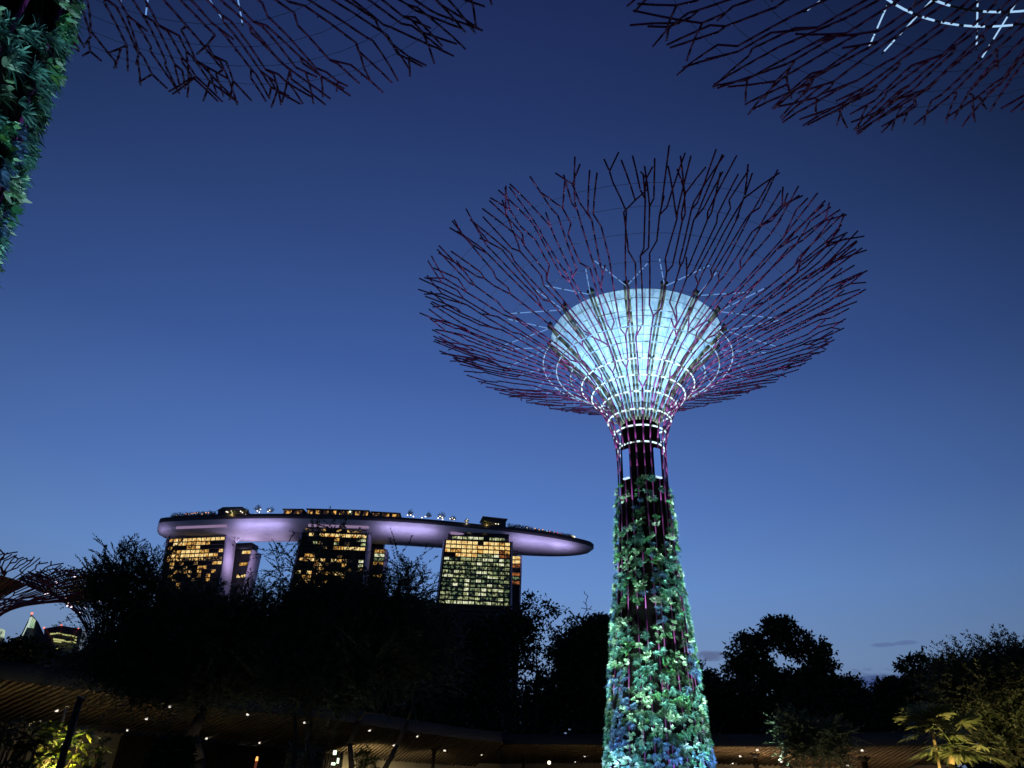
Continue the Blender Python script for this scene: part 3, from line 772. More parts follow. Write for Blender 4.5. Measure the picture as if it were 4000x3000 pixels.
for i in range(NS):
    for ph in phis:
        o = HW[i] * math.cos(ph); dz = -DP[i] * math.sin(ph) ** .9
        V.append((CX[i] + NXv[i] * o, CY[i] + NYv[i] * o, DZ - 3 + dz))
F = [(i * NP + j, i * NP + j + 1, (i + 1) * NP + j + 1, (i + 1) * NP + j) for i in range(NS - 1) for j in range(NP - 1)]
mb = MB(); mb.add(V, F)
mb.add([V[j] for j in range(NP)], [tuple([0, j, j + 1]) for j in range(1, NP - 1)]); mb.add([V[(NS - 1) * NP + j] for j in range(NP)], [(0, j + 1, j) for j in range(1, NP - 1)])
hull = mb.build('hull', M['hull'], deck, smooth=True)
uv = hull.data.uv_layers.new(name='UVMap')
vi = np.zeros(len(hull.data.loops), np.int32); hull.data.loops.foreach_get('vertex_index', vi)
arc = np.concatenate([np.stack([np.full(NP, ts[i]), phis * 21.0], 1) for i in range(NS)]); arc = np.vstack([arc, arc[:NP], arc[-NP:]])
uv.data.foreach_set('uv', arc[vi].ravel())
M['rim'] = mat('deck_rim', (.07, .065, .07), .5)
mb = MB(); V = []
for i in range(NS):
    for o, z in ((HW[i] + .25, DZ - 3.0), (HW[i] + .35, DZ + .9), (HW[i] - .6, DZ + .9), (HW[i] - .8, DZ), (-HW[i] + .8, DZ), (-HW[i] + .6, DZ + .9), (-HW[i] - .35, DZ + .9), (-HW[i] - .25, DZ - 3.0)):
        V.append((CX[i] + NXv[i] * o, CY[i] + NYv[i] * o, z))
mb.add(V, [(i * 8 + j, i * 8 + j + 1, (i + 1) * 8 + j + 1, (i + 1) * 8 + j) for i in range(NS - 1) for j in range(7)])
mb.build('deck_rim', M['rim'], deck)
# V struts and coves between towers and hull
mb = MB()
for (u, v) in ((922, 2118),):
    a = at_z(u, v, 171.5)
    mb.tube(a, a + np.array([-3, 1, 12]), .7, .7, 8); mb.tube(a, a + np.array([6, 2, 9]), .6, .6, 8)
mb.build('support_strut', mat('white_steel', (.7, .66, .72), .5), deck)
M['cove'] = glowmat('cove_light', srgb(190, 160, 205), .5)
COVES = ((690, 885), (1205, 1440), (1760, 1990))


def deck_at(u, o=0.0, z=DZ):
    """the spot on the deck seen at photo column u, o metres off the centre line towards the viewer"""
    P = np.c_[CX + NXv * np.minimum(o, HW - .9), CY + NYv * np.minimum(o, HW - .9), np.full(NS, z)]
    i = int(np.argmin(np.abs(project(P)[0] - u))); i = min(max(i, 1), NS - 2)
    px = project(P)[0]
    a = np.interp(u, px, np.arange(NS)); k = int(a); fr = a - k; k2 = min(k + 1, NS - 1)
    return P[k] * (1 - fr) + P[k2] * fr, np.array([TX[k], TY[k], 0]), np.array([NXv[k], NYv[k], 0])


Z3 = np.array([0, 0, 1.])
for ua, ub in COVES:
    A, B = deck_at(ua, 17.5, 181.6)[0], deck_at(ub, 17.5, 181.6)[0]
    mb = MB(); mb.tube(A, B, 1.1, 1.1, 8); mb.build('cove_light', M['cove'], deck)
M['pav'] = mat('pavilion_wall', (.10, .095, .10), .6, var=(.07, .065, .07), scale=.4)
M['pavglow'] = windowmat('pavilion_glow', srgb(46, 28, 14), srgb(255, 190, 96), 1.1, .32, .47, .64)


def roof_pavilion(label, u0, u1, h, o, dep, glow, slope=0.0):
    A, tt, nn = deck_at(u0, o); B, _, _ = deck_at(u1, o)
    tt = norm(B - A); nn = np.array([tt[1], -tt[0], 0]); L = np.linalg.norm(B - A); C0 = (A + B) / 2
    root = thing('rooftop_pavilion', C0, label, 'pavilion')
    mb = MB(); mb.box(C0 - nn * dep / 2 + Z3 * h / 2, tt * (L / 2 - 1), nn * (dep / 2), Z3 * h / 2); mb.build('wall', M['pav'], root)
    if slope:
        mb = MB(); a = C0 - nn * dep / 2 + Z3 * h
        V = [a + tt * sx * (L / 2) * (1 if k == 0 else .72) + nn * sy * (dep / 2 + .8) * (1 if k == 0 else .7) + Z3 * (.03 if k == 0 else slope) for k in (0, 1) for sx, sy in ((-1, -1), (1, -1), (1, 1), (-1, 1))]
        mb.add(V, [(3, 2, 1, 0), (4, 5, 6, 7), (0, 1, 5, 4), (1, 2, 6, 5), (2, 3, 7, 6), (3, 0, 4, 7)]); mb.build('roof', M['pav'], root)
    else:
        mb = MB(); mb.box(C0 - nn * dep / 2 + Z3 * (h + .35), tt * (L / 2), nn * (dep / 2 + 1.2), Z3 * .32); mb.build('roof', M['pav'], root)
    if glow:
        k = max(1, int(L / 6))
        for q in range(k):
            f0, f1 = (q + .1) / k, (q + .9) / k
            a = A + (B - A) * f0 + tt * .8 + nn * .04; b_ = A + (B - A) * f1 - tt * .4 + nn * .04
            mb = MB(); mb.add([a + Z3 * .8, b_ + Z3 * .8, b_ + Z3 * (h - .5), a + Z3 * (h - .5)], [(0, 1, 2, 3)])
            mb.build('window', M['pavglow'], root, origin=(a + b_) / 2)
    return root


roof_pavilion('dark sloping-roofed pavilion at the left end of the deck', 842, 950, 5.2, 15, 12, False, 3.6)
roof_pavilion('short low restaurant with small orange lights, left of the long rooftop one', 1100, 1182, 5.0, 16, 14, True)
roof_pavilion('long low restaurant with warm windows in the middle of the sky deck', 1192, 1440, 5.4, 16, 14, True)
roof_pavilion('short glowing restaurant at the right end of the rooftop restaurant row', 1446, 1562, 4.6, 16, 14, True)
bx = roof_pavilion('plain grey plant-room block on the right half of the sky deck', 1882, 1980, 8.2, 14, 14, False)
A, tt, nn = deck_at(1925, 14)
for q in (-1.5, 3.5):
    mb = MB(); mb.box(A - nn * 5 + tt * q + Z3 * 9.5, tt * 1.1, nn * 1.0, Z3 * .65); mb.build('roof_unit', M['pav'], bx)
# low hedge along the near edge of the deck, one piece per stretch
rng = np.random.default_rng(3)
for (u0, u1, hh, lab) in ((668, 840, 3.2, 'clipped hedge at the left end of the sky deck'), (1985, 2075, 3.0, 'dark hedge right of the plant-room block'), (2080, 2240, 1.8, 'low planting along the narrowing right tip of the deck')):
    A, tt, nn = deck_at(u0, 16); B, _, _ = deck_at(u1, 16)
    k = int((u1 - u0) * 9)
    P = A + (B - A) * rng.random((k, 1)) + np.c_[rng.normal(0, .8, (k, 2)), rng.random(k) ** .8 * hh * (.7 + .5 * np.sin(np.arange(k) * .001 * 9)) + .9]
    mb = MB(); mb.leaves(P, norm(rng.normal(0, 1, (k, 3)) + [0, 0, .8]), norm(rng.normal(0, 1, (k, 3))), rng.uniform(.5, 1.3, k), .7, 0, 0, 1)
    tag(mb.build('hedge', M['leaf_far']), lab, 'hedge')
# rooftop trees with lamps at their feet
M['bulb'] = glowmat('warm_white_bulb', srgb(255, 240, 205), 3.0)
M['bulb_o'] = glowmat('orange_bulb', srgb(255, 170, 90), 2.0)
M['bulb_r'] = glowmat('red_bulb', srgb(255, 96, 84), 1.6)
M['bulb_g'] = glowmat('green_white_bulb', srgb(225, 255, 215), 2.0)
for (u, h, wd) in ((957, 7, 4.5), (1000, 10.5, 5.5), (1052, 8, 6), (1600, 10, 4.5), (1672, 9, 4), (1722, 9.5, 6.5), (1768, 6.5, 5), (1822, 5.2, 3.6), (905, 5.5, 7), (1900, 6, 5.5)):
    A, tt, nn = deck_at(u, 16.6)
    lab = {957: 'spiky tree just right of the sloping pavilion on the deck', 1000: 'tallest thin tree on the left part of the sky deck', 1052: 'round bushy tree left of the rooftop restaurants', 1600: 'thin tall tree just right of the rooftop restaurants',
           1672: 'second small tree right of the rooftop restaurants', 1722: 'wide pale twin-topped tree on the right half of the deck', 1768: 'low pale tree between the twin-topped tree and the last small tree', 1822: 'smallest lit tree, left of the plant-room block',
           905: 'wide golden lit tree in front of the sloping pavilion', 1900: 'golden lit palm in front of the plant-room block'}[u]
    root = thing('rooftop_tree', A, lab, 'tree', 'trees on the sky deck')
    mb = MB(); mb.tube(A, A + Z3 * h * .6, .16, .08, 6)
    k = 150
    ph = rng.random(k) * 2 * PI; q = rng.random(k) ** .5
    P = A + np.c_[np.cos(ph) * q * wd / 2, np.sin(ph) * q * wd / 2, h * (.45 + .55 * rng.random(k) * (1 - .6 * q))]
    for e in P[:26]: mb.tube(A + Z3 * h * .35, e, .06, .03, 4, caps=False)
    mb.build('trunk', M['bark'], root)
    mb = MB(); mb.leaves(P, norm(rng.normal(0, 1, (k, 3))), norm(rng.normal(0, 1, (k, 3))), rng.uniform(.6, 1.2, k), .5, 0, 0, 1)
    mb.build('crown', M['leaf_warm'] if u in (905, 1900) else M['leaf_dark'], root)
    lamp('POINT', A + nn * 1.2 + Z3 * 1.8, None, 260 if u not in (905, 1900) else 420, (1, .82, .5) if u not in (905, 1900) else (1, .7, .22), .2, name='tree_light')
bulbs = []
for (u, o, z, r, mk) in [(880, 15, 3, .55, 'bulb'), (886, 15, 2.6, .5, 'bulb'), (900, 15, 3.4, .55, 'bulb'), (905, 15, 1.6, .5, 'bulb'), (936, 15, 3, .6, 'bulb'), (944, 15, 2, .55, 'bulb'), (1001, 15, 3.2, .6, 'bulb'), (1012, 15, 4.4, .55, 'bulb'), (1010, 15, 2, .55, 'bulb'), (1043, 15, 2.4, .6, 'bulb'), (1049, 15, 3.6, .55, 'bulb'),
                         (1365, 16, 3.2, .95, 'bulb_g'), (1497, 17, -1.0, .95, 'bulb'), (1590, 15, 3, .62, 'bulb'), (1602, 15, 3.2, .62, 'bulb'), (1613, 15, 2.2, .62, 'bulb'), (1647, 15, 1.8, .6, 'bulb'), (1660, 15, 2.8, .62, 'bulb'), (1710, 15, 2.4, .62, 'bulb'), (1717, 15, 4.0, .62, 'bulb'), (1726, 15, 3.2, .62, 'bulb'), (1728, 15, 1.6, .6, 'bulb'),
                         (1757, 15, 2.8, .6, 'bulb'), (1764, 15, 3.6, .6, 'bulb'), (1773, 15, 2.4, .6, 'bulb'), (1820, 15, 2.2, .65, 'bulb'), (1825, 15, 3.2, .65, 'bulb'), (1936, 15, 2.2, .45, 'bulb'), (1946, 15, 2.2, .45, 'bulb'), (2058, 13, 2.2, .7, 'bulb'),
                         (2075, 13, 2.4, .45, 'bulb_r'), (2090, 13, 2.6, .5, 'bulb_o'), (2107, 13, 2.3, .5, 'bulb_o'), (2120, 13, 2.4, .55, 'bulb_o'), (2147, 13, 2.0, .5, 'bulb_r'), (2166, 12, 1.9, .45, 'bulb_r'), (2178, 12, 1.8, .45, 'bulb_r'), (2192, 12, 1.5, .45, 'bulb_r'), (2136, 13, 1.8, .4, 'bulb_g'),
                         (2022, 17.4, -.2, .42, 'bulb_g'), (2036, 17.2, -.2, .42, 'bulb_g'), (2048, 17, -.2, .42, 'bulb_g'), (2060, 17, -.2, .4, 'bulb_g'), (2081, 17, -.2, .42, 'bulb_g'), (2101, 17, -.2, .4, 'bulb_g'), (2117, 16, -.1, .42, 'bulb_g'), (2128, 16, -.1, .42, 'bulb_g'), (2147, 16, -.1, .42, 'bulb_g'), (2158, 16, -.1, .42, 'bulb_g'), (2169, 15, -.1, .45, 'bulb_g'),
                         (723, 13.5, 2.4, .5, 'bulb_r'), (732, 13.5, 2.6, .5, 'bulb_o'), (741, 13.5, 2.7, .5, 'bulb_o'), (749, 13.5, 2.8, .5, 'bulb_o'), (757, 13.5, 2.9, .5, 'bulb_o'), (767, 13.5, 3.0, .5, 'bulb_o'), (787, 14, 1.6, .5, 'bulb_o'), (800, 14, 2.8, .5, 'bulb_o'), (810, 14, 2.6, .45, 'bulb_o'), (686, 13, 1.6, .4, 'bulb_o')]:
    A, tt, nn = deck_at(u, o + 2)
    mb = MB(); mb.ball((0, 0, 0), r * .8, seg=8, rings=4)
    o_ = mb.build('deck_lamp', M[mk]); o_.location = tuple(A + Z3 * (z + .7))
    tag(o_, {'bulb': 'small round warm white lamp glowing among the planting on the sky deck', 'bulb_o': 'small round orange lamp glowing on the sky deck', 'bulb_r': 'small round red lamp glowing on the sky deck', 'bulb_g': 'small round greenish white lamp on the near edge of the sky deck'}[mk], 'lamp',
        {'bulb': 'warm white lamps on the sky deck', 'bulb_o': 'orange lamps on the sky deck', 'bulb_r': 'red lamps on the sky deck', 'bulb_g': 'greenish lamps on the edge of the sky deck'}[mk])
A, tt, nn = deck_at(2232, 6)
mb = MB(); mb.v = []; mb.lathe([(.1, 2.6), (3.1, 2.6), (3.2, 2.9), (3.1, 3.2), (.1, 3.3)], 20, (A[0], A[1])); mb.v = [v + np.array([0, 0, A[2]]) for v in mb.v]
ring = thing('bar_canopy', A, 'round glowing bar canopy near the right tip of the sky deck', 'canopy')
mb.build('light_disc', M['bulb'], ring)
mb = MB(); mb.tube(A, A + Z3 * 2.6, .5, .4, 8); mb.tube(A + Z3 * 3.2, A + Z3 * 8, .08, .04, 5); mb.build('post', M['pav'], ring)

# floodlights on the towers that light the hull violet
VIO = (.59, .51, 1.0)
for u, o, dz, pw, ln in ((640, 17, 15, 700, 12), (1035, 25.5, 13, 4500, 42), (1600, 25.5, 13, 4800, 44), (2095, 24.5, 12.5, 3900, 40), (2205, 18, 11, 1300, 20)):
    A, tt, nn = deck_at(u, 10)
    q = A + nn * (o - 10) - Z3 * dz
    l_ = lamp('AREA', q, A + nn * 1 - Z3 * 4, pw, VIO, 2.5)
    l_.data.shape = 'RECTANGLE'; l_.data.size = ln; l_.data.size_y = 2.5
    zz_ = -norm(A + nn * 1 - Z3 * 4 - q); yy_ = norm(np.cross(zz_, tt)); xx_ = np.cross(yy_, zz_)
    l_.rotation_euler = Matrix(np.array([xx_, yy_, zz_]).T.tolist()).to_euler()
for u, pw in ((900, 5200), (1010, 3400)):
    q = at_z(u + 60, 2180, 165) + np.array([10, -25, -8]); lamp('AREA', q, at_z(u + 30, 2140, 168), pw, (.75, .6, 1), 4)

# ------------------------------------------------------------------ far city on the left
M['cityglass'] = mat('city_glass', (.035, .045, .06), .25)
M['cityline'] = glowmat('city_window', srgb(214, 216, 140), .75)
M['citywhite'] = glowmat('lit_fin', srgb(205, 228, 214), .8)
M['cityscreen'] = windowmat('lit_screen', srgb(150, 190, 150), srgb(225, 245, 205), .85, .09, .4, .62)
M['avi'] = glowmat('aviation_light', srgb(255, 110, 80), 3.0)


def citypoly(pts, d, depth=25, back=True):
    F3 = [at_d(u, v, d) for u, v in pts]
    c = norm(np.array([F3[0][0], F3[0][1], 0]))
    B3 = [q + c * depth for q in F3]
    k = len(pts)
    mb = MB(); V = F3 + B3
    mb.v.append(np.array(V)); mb.n = 2 * k
    mid = len(V)
    mb.v.append(np.array([np.mean(F3, 0), np.mean(B3, 0)])); mb.n += 2
    i = np.arange(k); j = (i + 1) % k
    mb.f += [(np.c_[i, j, np.full(k, mid)], 0), (np.c_[j + k, i + k, np.full(k, mid + 1)], 0), (np.c_[j, i, i + k, j + k], 0)]
    return mb, F3


CD = 820
def gz(u): return 3050
rt = thing('office_tower', at_d(115, 2480, CD) * [1, 1, 0], 'dark sail-shaped tower with a pointed top and a lit screen', 'office tower')
mb, _ = citypoly([(62, 3060), (72, 2500), (122, 2398), (150, 2430), (172, 2478), (195, 3060)], CD); mb.build('wall', M['cityglass'], rt)
mb, _ = citypoly([(72, 2510), (78, 2500), (124, 2402), (116, 2424), (106, 2450), (79, 2504)], CD - 3, 2); mb.build('lit_fin', M['citywhite'], rt)
mb, _ = citypoly([(105, 2449), (116, 2412), (126, 2408), (122, 2451)], CD - 4, 2); mb.build('lit_fin', M['citywhite'], rt)
mb, _ = citypoly([(114, 2449), (127, 2410), (140, 2423), (132, 2453)], CD - 5, 2); mb.build('screen', M['cityscreen'], rt)
p = at_d(125, 2396, CD); mb = MB(); mb.ball(p, 1.0); mb.build('warning_light', M['avi'], rt)
rt = thing('office_block', at_d(240, 2480, CD + 30) * [1, 1, 0], 'dark flat-topped office block with rows of yellow window bands', 'office block')
mb, _ = citypoly([(170, 3060), (172, 2455), (240, 2443), (322, 2458), (312, 3060)], CD + 30); mb.build('wall', M['cityglass'], rt)
for (u0, v0, u1, v1, hh) in ((196, 2474, 226, 2470, 5), (228, 2471, 300, 2485, 5), (208, 2493, 250, 2499, 6), (252, 2499, 280, 2505, 6), (285, 2493, 299, 2496, 6), (210, 2502, 240, 2506, 4), (283, 2505, 297, 2509, 5), (200, 2530, 226, 2530, 4)):
    mb, _ = citypoly([(u0, v0), (u1, v1), (u1, v1 + hh), (u0, v0 + hh)], CD + 27, 1.5); mb.build('window_band', M['cityline'], rt)
for u, v in ((172, 2452), (240, 2441), (305, 2455)):
    mb = MB(); mb.ball(at_d(u, v, CD + 29), .75); mb.build('warning_light', M['avi'], rt)
rt = thing('glass_tower', at_d(330, 2500, CD + 10) * [1, 1, 0], 'pale slanting glass tower right of the flat-topped office block', 'glass tower')
mb, _ = citypoly([(300, 3060), (308, 2526), (324, 2458), (343, 2456), (338, 2530), (334, 3060)], CD + 10); mb.build('wall', mat('glowing_pale_glass', (.35, .4, .45), .3, emit=srgb(150, 165, 180), estr=.35), rt)  # glass wall glows evenly by itself; light is put into its material
rt = thing('lit_building', at_d(8, 2480, CD - 60) * [1, 1, 0], 'bright lit corner of a building cut by the left edge', 'building')
mb, _ = citypoly([(-40, 3060), (-40, 2460), (4, 2455), (20, 2462), (16, 2482), (4, 2496), (4, 3060)], CD - 60); mb.build('wall', windowmat('lit_facade', srgb(40, 46, 44), srgb(215, 235, 205), .9, .14, .42, .6), rt)


# ------------------------------------------------------------------ trees
def tree(name, label, base, dist, blobs, leaf='feather', seed=1, trunk_r=.25, mat_leaf='leaf_feather', mat_bark='bark', group=None, fork=.45, lsize=1.0, stems=1, twig=1.0, dens=1.0, filler=1.0):
    """blobs: (u, v, ru, rv, n) in photo pixels at horizontal distance dist; branches grow to every twig end inside them"""
    rng = np.random.default_rng(seed)
    pts = []
    fill = []
    for (u, v, ru, rv, k) in blobs:
        c = at_d(u, v, dist)
        sc = np.linalg.norm(c - [0, 0, CZ]) / FPX / np.linalg.norm([(u - 2000) / FPX, (v - 1500) / FPX, 1]) 
        sc = np.dot(c - np.array([0, 0, CZ]), ray(2000, 1500)) / FPX
        a, bb = ru * sc, rv * sc
        q = norm(rng.normal(0, 1, (k, 3))) * (rng.random((k, 1)) ** .38)
        P = c + q * np.array([a, a * .75, bb])
        pts.append(P)
        if filler and not (leaf == 'feather' and v < 2400):
            kk = int(k * filler * 5); q = norm(rng.normal(0, 1, (kk, 3))) * (rng.random((kk, 1)) ** .45) * .74
            fill.append(c + q * np.array([a, a * .75, bb]))
    P = np.vstack(pts); P = P[P[:, 2] > .5]
    bp = at_d(base, 2950, dist); bp[2] = 0
    root = thing(name, bp, label, 'tree', group)
    top = P[:, 2].max(); zf = top * fork
    cen = P.mean(0)
    tb = MB()
    nodes = []
    for s_ in range(stems):
        off = np.array([rng.normal(0, 1), rng.normal(0, .6), 0]) * (0 if stems == 1 else trunk_r * 2.2)
        lean = (np.array([cen[0], cen[1], 0]) - np.array([bp[0], bp[1], 0])) * .35 + off * 2.5
        q = [bp + off * .6 + lean * f + np.array([0, 0, zf * f]) + np.array([rng.normal(0, .12), rng.normal(0, .12), 0]) * (f > 0) for f in np.linspace(0, 1, 6)]
        rr = np.linspace(trunk_r, trunk_r * .55, 6) / (stems ** .4)
        tb.path(q, rr, 8)
        nodes += [(x, r) for x, r in zip(q[2:], rr[2:])]
    NP_ = [x for x, _ in nodes]; NR = [r for _, r in nodes]
    order = np.argsort(np.linalg.norm(P - NP_[-1], axis=1))
    dirs = np.zeros_like(P)
    arr = np.zeros((len(P) * 3 + len(NP_) + 5, 3)); arr[:len(NP_)] = NP_; cnt = len(NP_)
    rads = list(NR)
    for i in order:
        p_ = P[i]
        d2 = ((arr[:cnt] - p_) ** 2).sum(1) + 4 * np.maximum(0, arr[:cnt, 2] - p_[2]) ** 2
        j = int(np.argmin(d2)); a = arr[j]; r0 = max(min(rads[j] * .72, trunk_r * .5), .012 * dist / 30 * 1.3)
        midp = (a + p_) / 2 + rng.normal(0, .07, 3) * np.linalg.norm(p_ - a) + np.array([0, 0, .04]) * np.linalg.norm(p_ - a)
        r1 = max(r0 * .7, .01 * dist / 30 * 1.2)
        tb.path([a, midp, p_], [r0, (r0 + r1) / 2, r1], 5)
        arr[cnt] = midp; arr[cnt + 1] = p_; cnt += 2; rads += [r0 * .8, r1]
        dirs[i] = norm(p_ - midp + np.array([0, 0, .1]) * np.linalg.norm(p_ - midp))
    tb.build('trunk', M[mat_bark], root, smooth=True)
    lb = MB(); N = len(P)
    if leaf == 'feather':                          # arching twigs with rows of small leaflets
        nt = 3
        for s_ in range(nt):
            td = norm(dirs + rng.normal(0, .55, (N, 3)) + np.array([0, 0, .12])); tl = rng.uniform(.7, 1.7, N) * twig
            for k in range(int(14 * dens)):
                f = (k + rng.random(N)) / (14 * dens)
                for sg in (-1, 1):
                    side = norm(np.cross(td, [0, 0, 1.])) * sg
                    d = norm(td * .9 + side * .7 + rng.normal(0, .25, (N, 3)))
                    lb.leaves(P + td * (tl * f)[:, None] + np.array([0, 0, -.18]) * (tl * f * f)[:, None], d, norm(rng.normal(0, .5, (N, 3)) + [0, 0, 1]), rng.uniform(.09, .17, N) * lsize, .05 * lsize, 0, 0, 1)
    else:                                          # round clumps of larger leaves
        k = int(26 * dens)
        rad = .55 * twig
        for _ in range(k):
            q = norm(rng.normal(0, 1, (N, 3))) * (rng.random((N, 1)) ** .5) * rad * np.array([1, 1, .75])
            lb.leaves(P + q, norm(rng.normal(0, 1, (N, 3)) + [0, 0, -.2]), norm(rng.normal(0, .7, (N, 3)) + [0, 0, 1]), rng.uniform(.16, .36, N) * lsize, .15 * lsize, 0, 0, 1)
    if filler:
        Fp = np.vstack(fill); k = len(Fp)
        lb.leaves(Fp, norm(rng.normal(0, 1, (k, 3))), norm(rng.normal(0, 1, (k, 3))), rng.uniform(.3, .55, k) * lsize * (1.0 if leaf != 'feather' else .75), .26 * lsize, 0, 0, 1)
    lb.build('crown', M[mat_leaf], root)
    return root


# far wood behind the pavilion, tree by tree
far = [(70, 2640, 190, 130, 'low dark tree at the left edge below the far city', 95), (330, 2650, 150, 120, 'dark tree below the flat-topped office block', 95), (640, 2600, 220, 190, 'dark broad tree behind the left feathery tree', 90), (960, 2580, 200, 200, 'dark broad tree behind the gap between the two feathery trees', 90),
       (1290, 2570, 230, 210, 'dark broad tree behind the many-stemmed centre tree', 90), (1600, 2570, 210, 210, 'dark broad tree below the gap left of the right hotel tower', 88), (1870, 2570, 210, 205, 'dense dark tree in front of the right hotel tower', 80)]
for i, (u, v, ru, rv, lab, d) in enumerate(far):
    rr = np.random.default_rng(50 + i)
    bl = [(u, v + 40, ru, rv, 150)] + [(u + rr.uniform(-.7, .7) * ru, v - rr.uniform(.2, .75) * rv, ru * .42, rv * .36, 60) for _ in range(5)]
    bl += [(u + rr.uniform(-.8, .8) * ru, v + rv * 1.0, ru * .7, rv * .8, 60) for _ in range(2)]
    tree('broadleaf_tree', lab, u, d, bl, 'clump', 60 + i, .4, 'leaf_far', 'bark_dark', 'dark trees behind the garden pavilion', lsize=1.9, twig=2.0, dens=.8)

rng = np.random.default_rng(77)
k = 16000
uu = rng.uniform(-400, 4500, k); top = 2735 + 18 * np.sin(uu / 130) + 14 * np.sin(uu / 47 + 1)
P = np.array([at_d(u_, v_, rng.uniform(125, 140)) for u_, v_ in zip(uu, top)])
P[:, 2] = rng.random(k) ** .8 * P[:, 2]
b = MB(); b.leaves(P, norm(rng.normal(0, 1, (k, 3))), norm(rng.normal(0, 1, (k, 3))), rng.uniform(1.2, 2.6, k), 1.5, 0, 0, 1)
tag(b.build('far_wood', M['leaf_far']), 'far dark wood behind the garden pavilions reading as one mass', 'wood', kind='stuff')
tree('feathery_tree', 'feathery tree with a single stout trunk left of centre, rising before the left hotel tower', 830, 29,
     [(500, 2360, 120, 105, 120), (430, 2285, 90, 60, 44), (560, 2260, 90, 70, 50), (760, 2430, 200, 110, 200), (700, 2540, 300, 120, 300), (960, 2450, 130, 90, 110), (900, 2640, 240, 120, 170), (480, 2580, 170, 120, 120), (640, 2700, 240, 60, 70), (1020, 2370, 60, 60, 20), (480, 2190, 60, 50, 8)],
     'feather', 2, .34, fork=.42, dens=1.5, lsize=.85, group=None, filler=1.0)
tree('feathery_tree', 'many-stemmed feathery tree in the centre with bare twigs reaching over the middle hotel tower', 1310, 27,
     [(1250, 2340, 120, 110, 66), (1180, 2420, 140, 100, 110), (1470, 2420, 160, 110, 170), (1590, 2340, 110, 90, 66), (1390, 2310, 110, 90, 34), (1400, 2540, 330, 140, 320), (1130, 2610, 200, 120, 130), (1620, 2560, 190, 140, 150), (1300, 2720, 250, 80, 60), (1290, 2150, 100, 80, 14), (1110, 2220, 60, 100, 12), (1560, 2220, 60, 50, 8)],
     'feather', 3, .22, fork=.36, stems=4, dens=1.4, lsize=.85, filler=.75)
tree('sparse_tree', 'sparse open-branched tree with round leaf clusters right of the right hotel tower', 2080, 82,
     [(2070, 2350, 40, 38, 14), (2120, 2400, 90, 60, 20), (2200, 2430, 70, 60, 14), (2060, 2450, 70, 50, 26), (2170, 2500, 120, 60, 36), (2080, 2560, 130, 60, 60)], 'clump', 9, .3, 'leaf_dark', 'bark_dark', lsize=1.65, twig=1.45, dens=.5, filler=0, fork=.6)
tree('round_tree', 'dense round-topped dark tree touching the left side of the planted trunk', 2330, 84,
     [(2330, 2520, 110, 118, 240), (2260, 2570, 110, 110, 200), (2340, 2650, 160, 160, 260), (2180, 2720, 190, 120, 160), (2380, 2440, 45, 40, 50)], 'clump', 10, .4, 'leaf_dark', 'bark_dark', lsize=1.65, twig=1.53, dens=1.0, fork=.3)
tree('dead_sapling', 'bare leafless sapling poking up above the round-topped tree', 2290, 82, [(2285, 2350, 18, 60, 7), (2300, 2400, 30, 40, 6)], 'clump', 12, .09, 'leaf_dark', 'bark_dark', lsize=0.38, twig=0.38, dens=.1, filler=0, fork=.85)
tree('dark_tree', 'smooth dark tree sloping down right of the planted trunk', 2720, 86,
     [(2640, 2680, 140, 120, 220), (2760, 2740, 130, 110, 200), (2680, 2820, 220, 120, 200), (2860, 2790, 130, 90, 120)], 'clump', 13, .4, 'leaf_far', 'bark_dark', lsize=1.79, twig=1.67, fork=.3)
tree('domed_tree', 'tall domed tree with sky showing through its crown, right of the planted trunk', 3030, 84,
     [(3040, 2455, 75, 42, 40), (2960, 2510, 90, 46, 42), (3120, 2515, 100, 54, 54), (2890, 2570, 60, 56, 22), (3200, 2580, 70, 60, 40), (2950, 2620, 110, 70, 66), (3150, 2660, 120, 46, 54), (3030, 2720, 230, 90, 170), (3220, 2720, 140, 80, 90), (2880, 2650, 60, 60, 18)], 'clump', 14, .5, 'leaf_dark', 'bark_dark', lsize=1.85, twig=1.30, dens=1.15, fork=.4, filler=0)
tree('spreading_tree', 'flat layered dark tree sloping down right of the domed tree', 3300, 82,
     [(3280, 2690, 110, 50, 90), (3350, 2740, 100, 45, 80), (3200, 2780, 200, 80, 200), (3400, 2800, 120, 80, 120)], 'clump', 15, .35, 'leaf_dark', 'bark_dark', lsize=1.62, twig=1.49, dens=.9, fork=.4)
tree('bushy_tree', 'small bushy dark tree beside the gap of low cloud on the right', 3510, 80,
     [(3480, 2690, 60, 45, 50), (3540, 2720, 110, 70, 110), (3470, 2800, 140, 80, 130), (3600, 2720, 90, 70, 90)], 'clump', 16, .3, 'leaf_dark', 'bark_dark', lsize=1.60, twig=1.47, dens=.8, fork=.4)
tree('clustered_tree', 'tree with separate round leaf clusters against the sky at the right', 3620, 78,
     [(3555, 2578, 22, 16, 7), (3605, 2575, 26, 20, 9), (3545, 2605, 32, 20, 10), (3670, 2605, 40, 30, 22), (3620, 2640, 90, 30, 44), (3580, 2660, 60, 30, 24), (3690, 2680, 90, 60, 80)], 'clump', 17, .3, 'leaf_dark', 'bark_dark', lsize=1.61, twig=1.14, dens=.7, filler=0, fork=.5)
tree('feathery_tree', 'large feathery tree filling the right edge, faintly warm lit from below', 3930, 34,
     [(3970, 2580, 60, 40, 34), (3900, 2655, 170, 75, 150), (3790, 2635, 80, 45, 40), (3750, 2680, 90, 50, 60), (3900, 2760, 220, 100, 240), (3960, 2880, 150, 110, 150), (3760, 2800, 120, 70, 80)], 'feather', 18, .3, fork=.35)
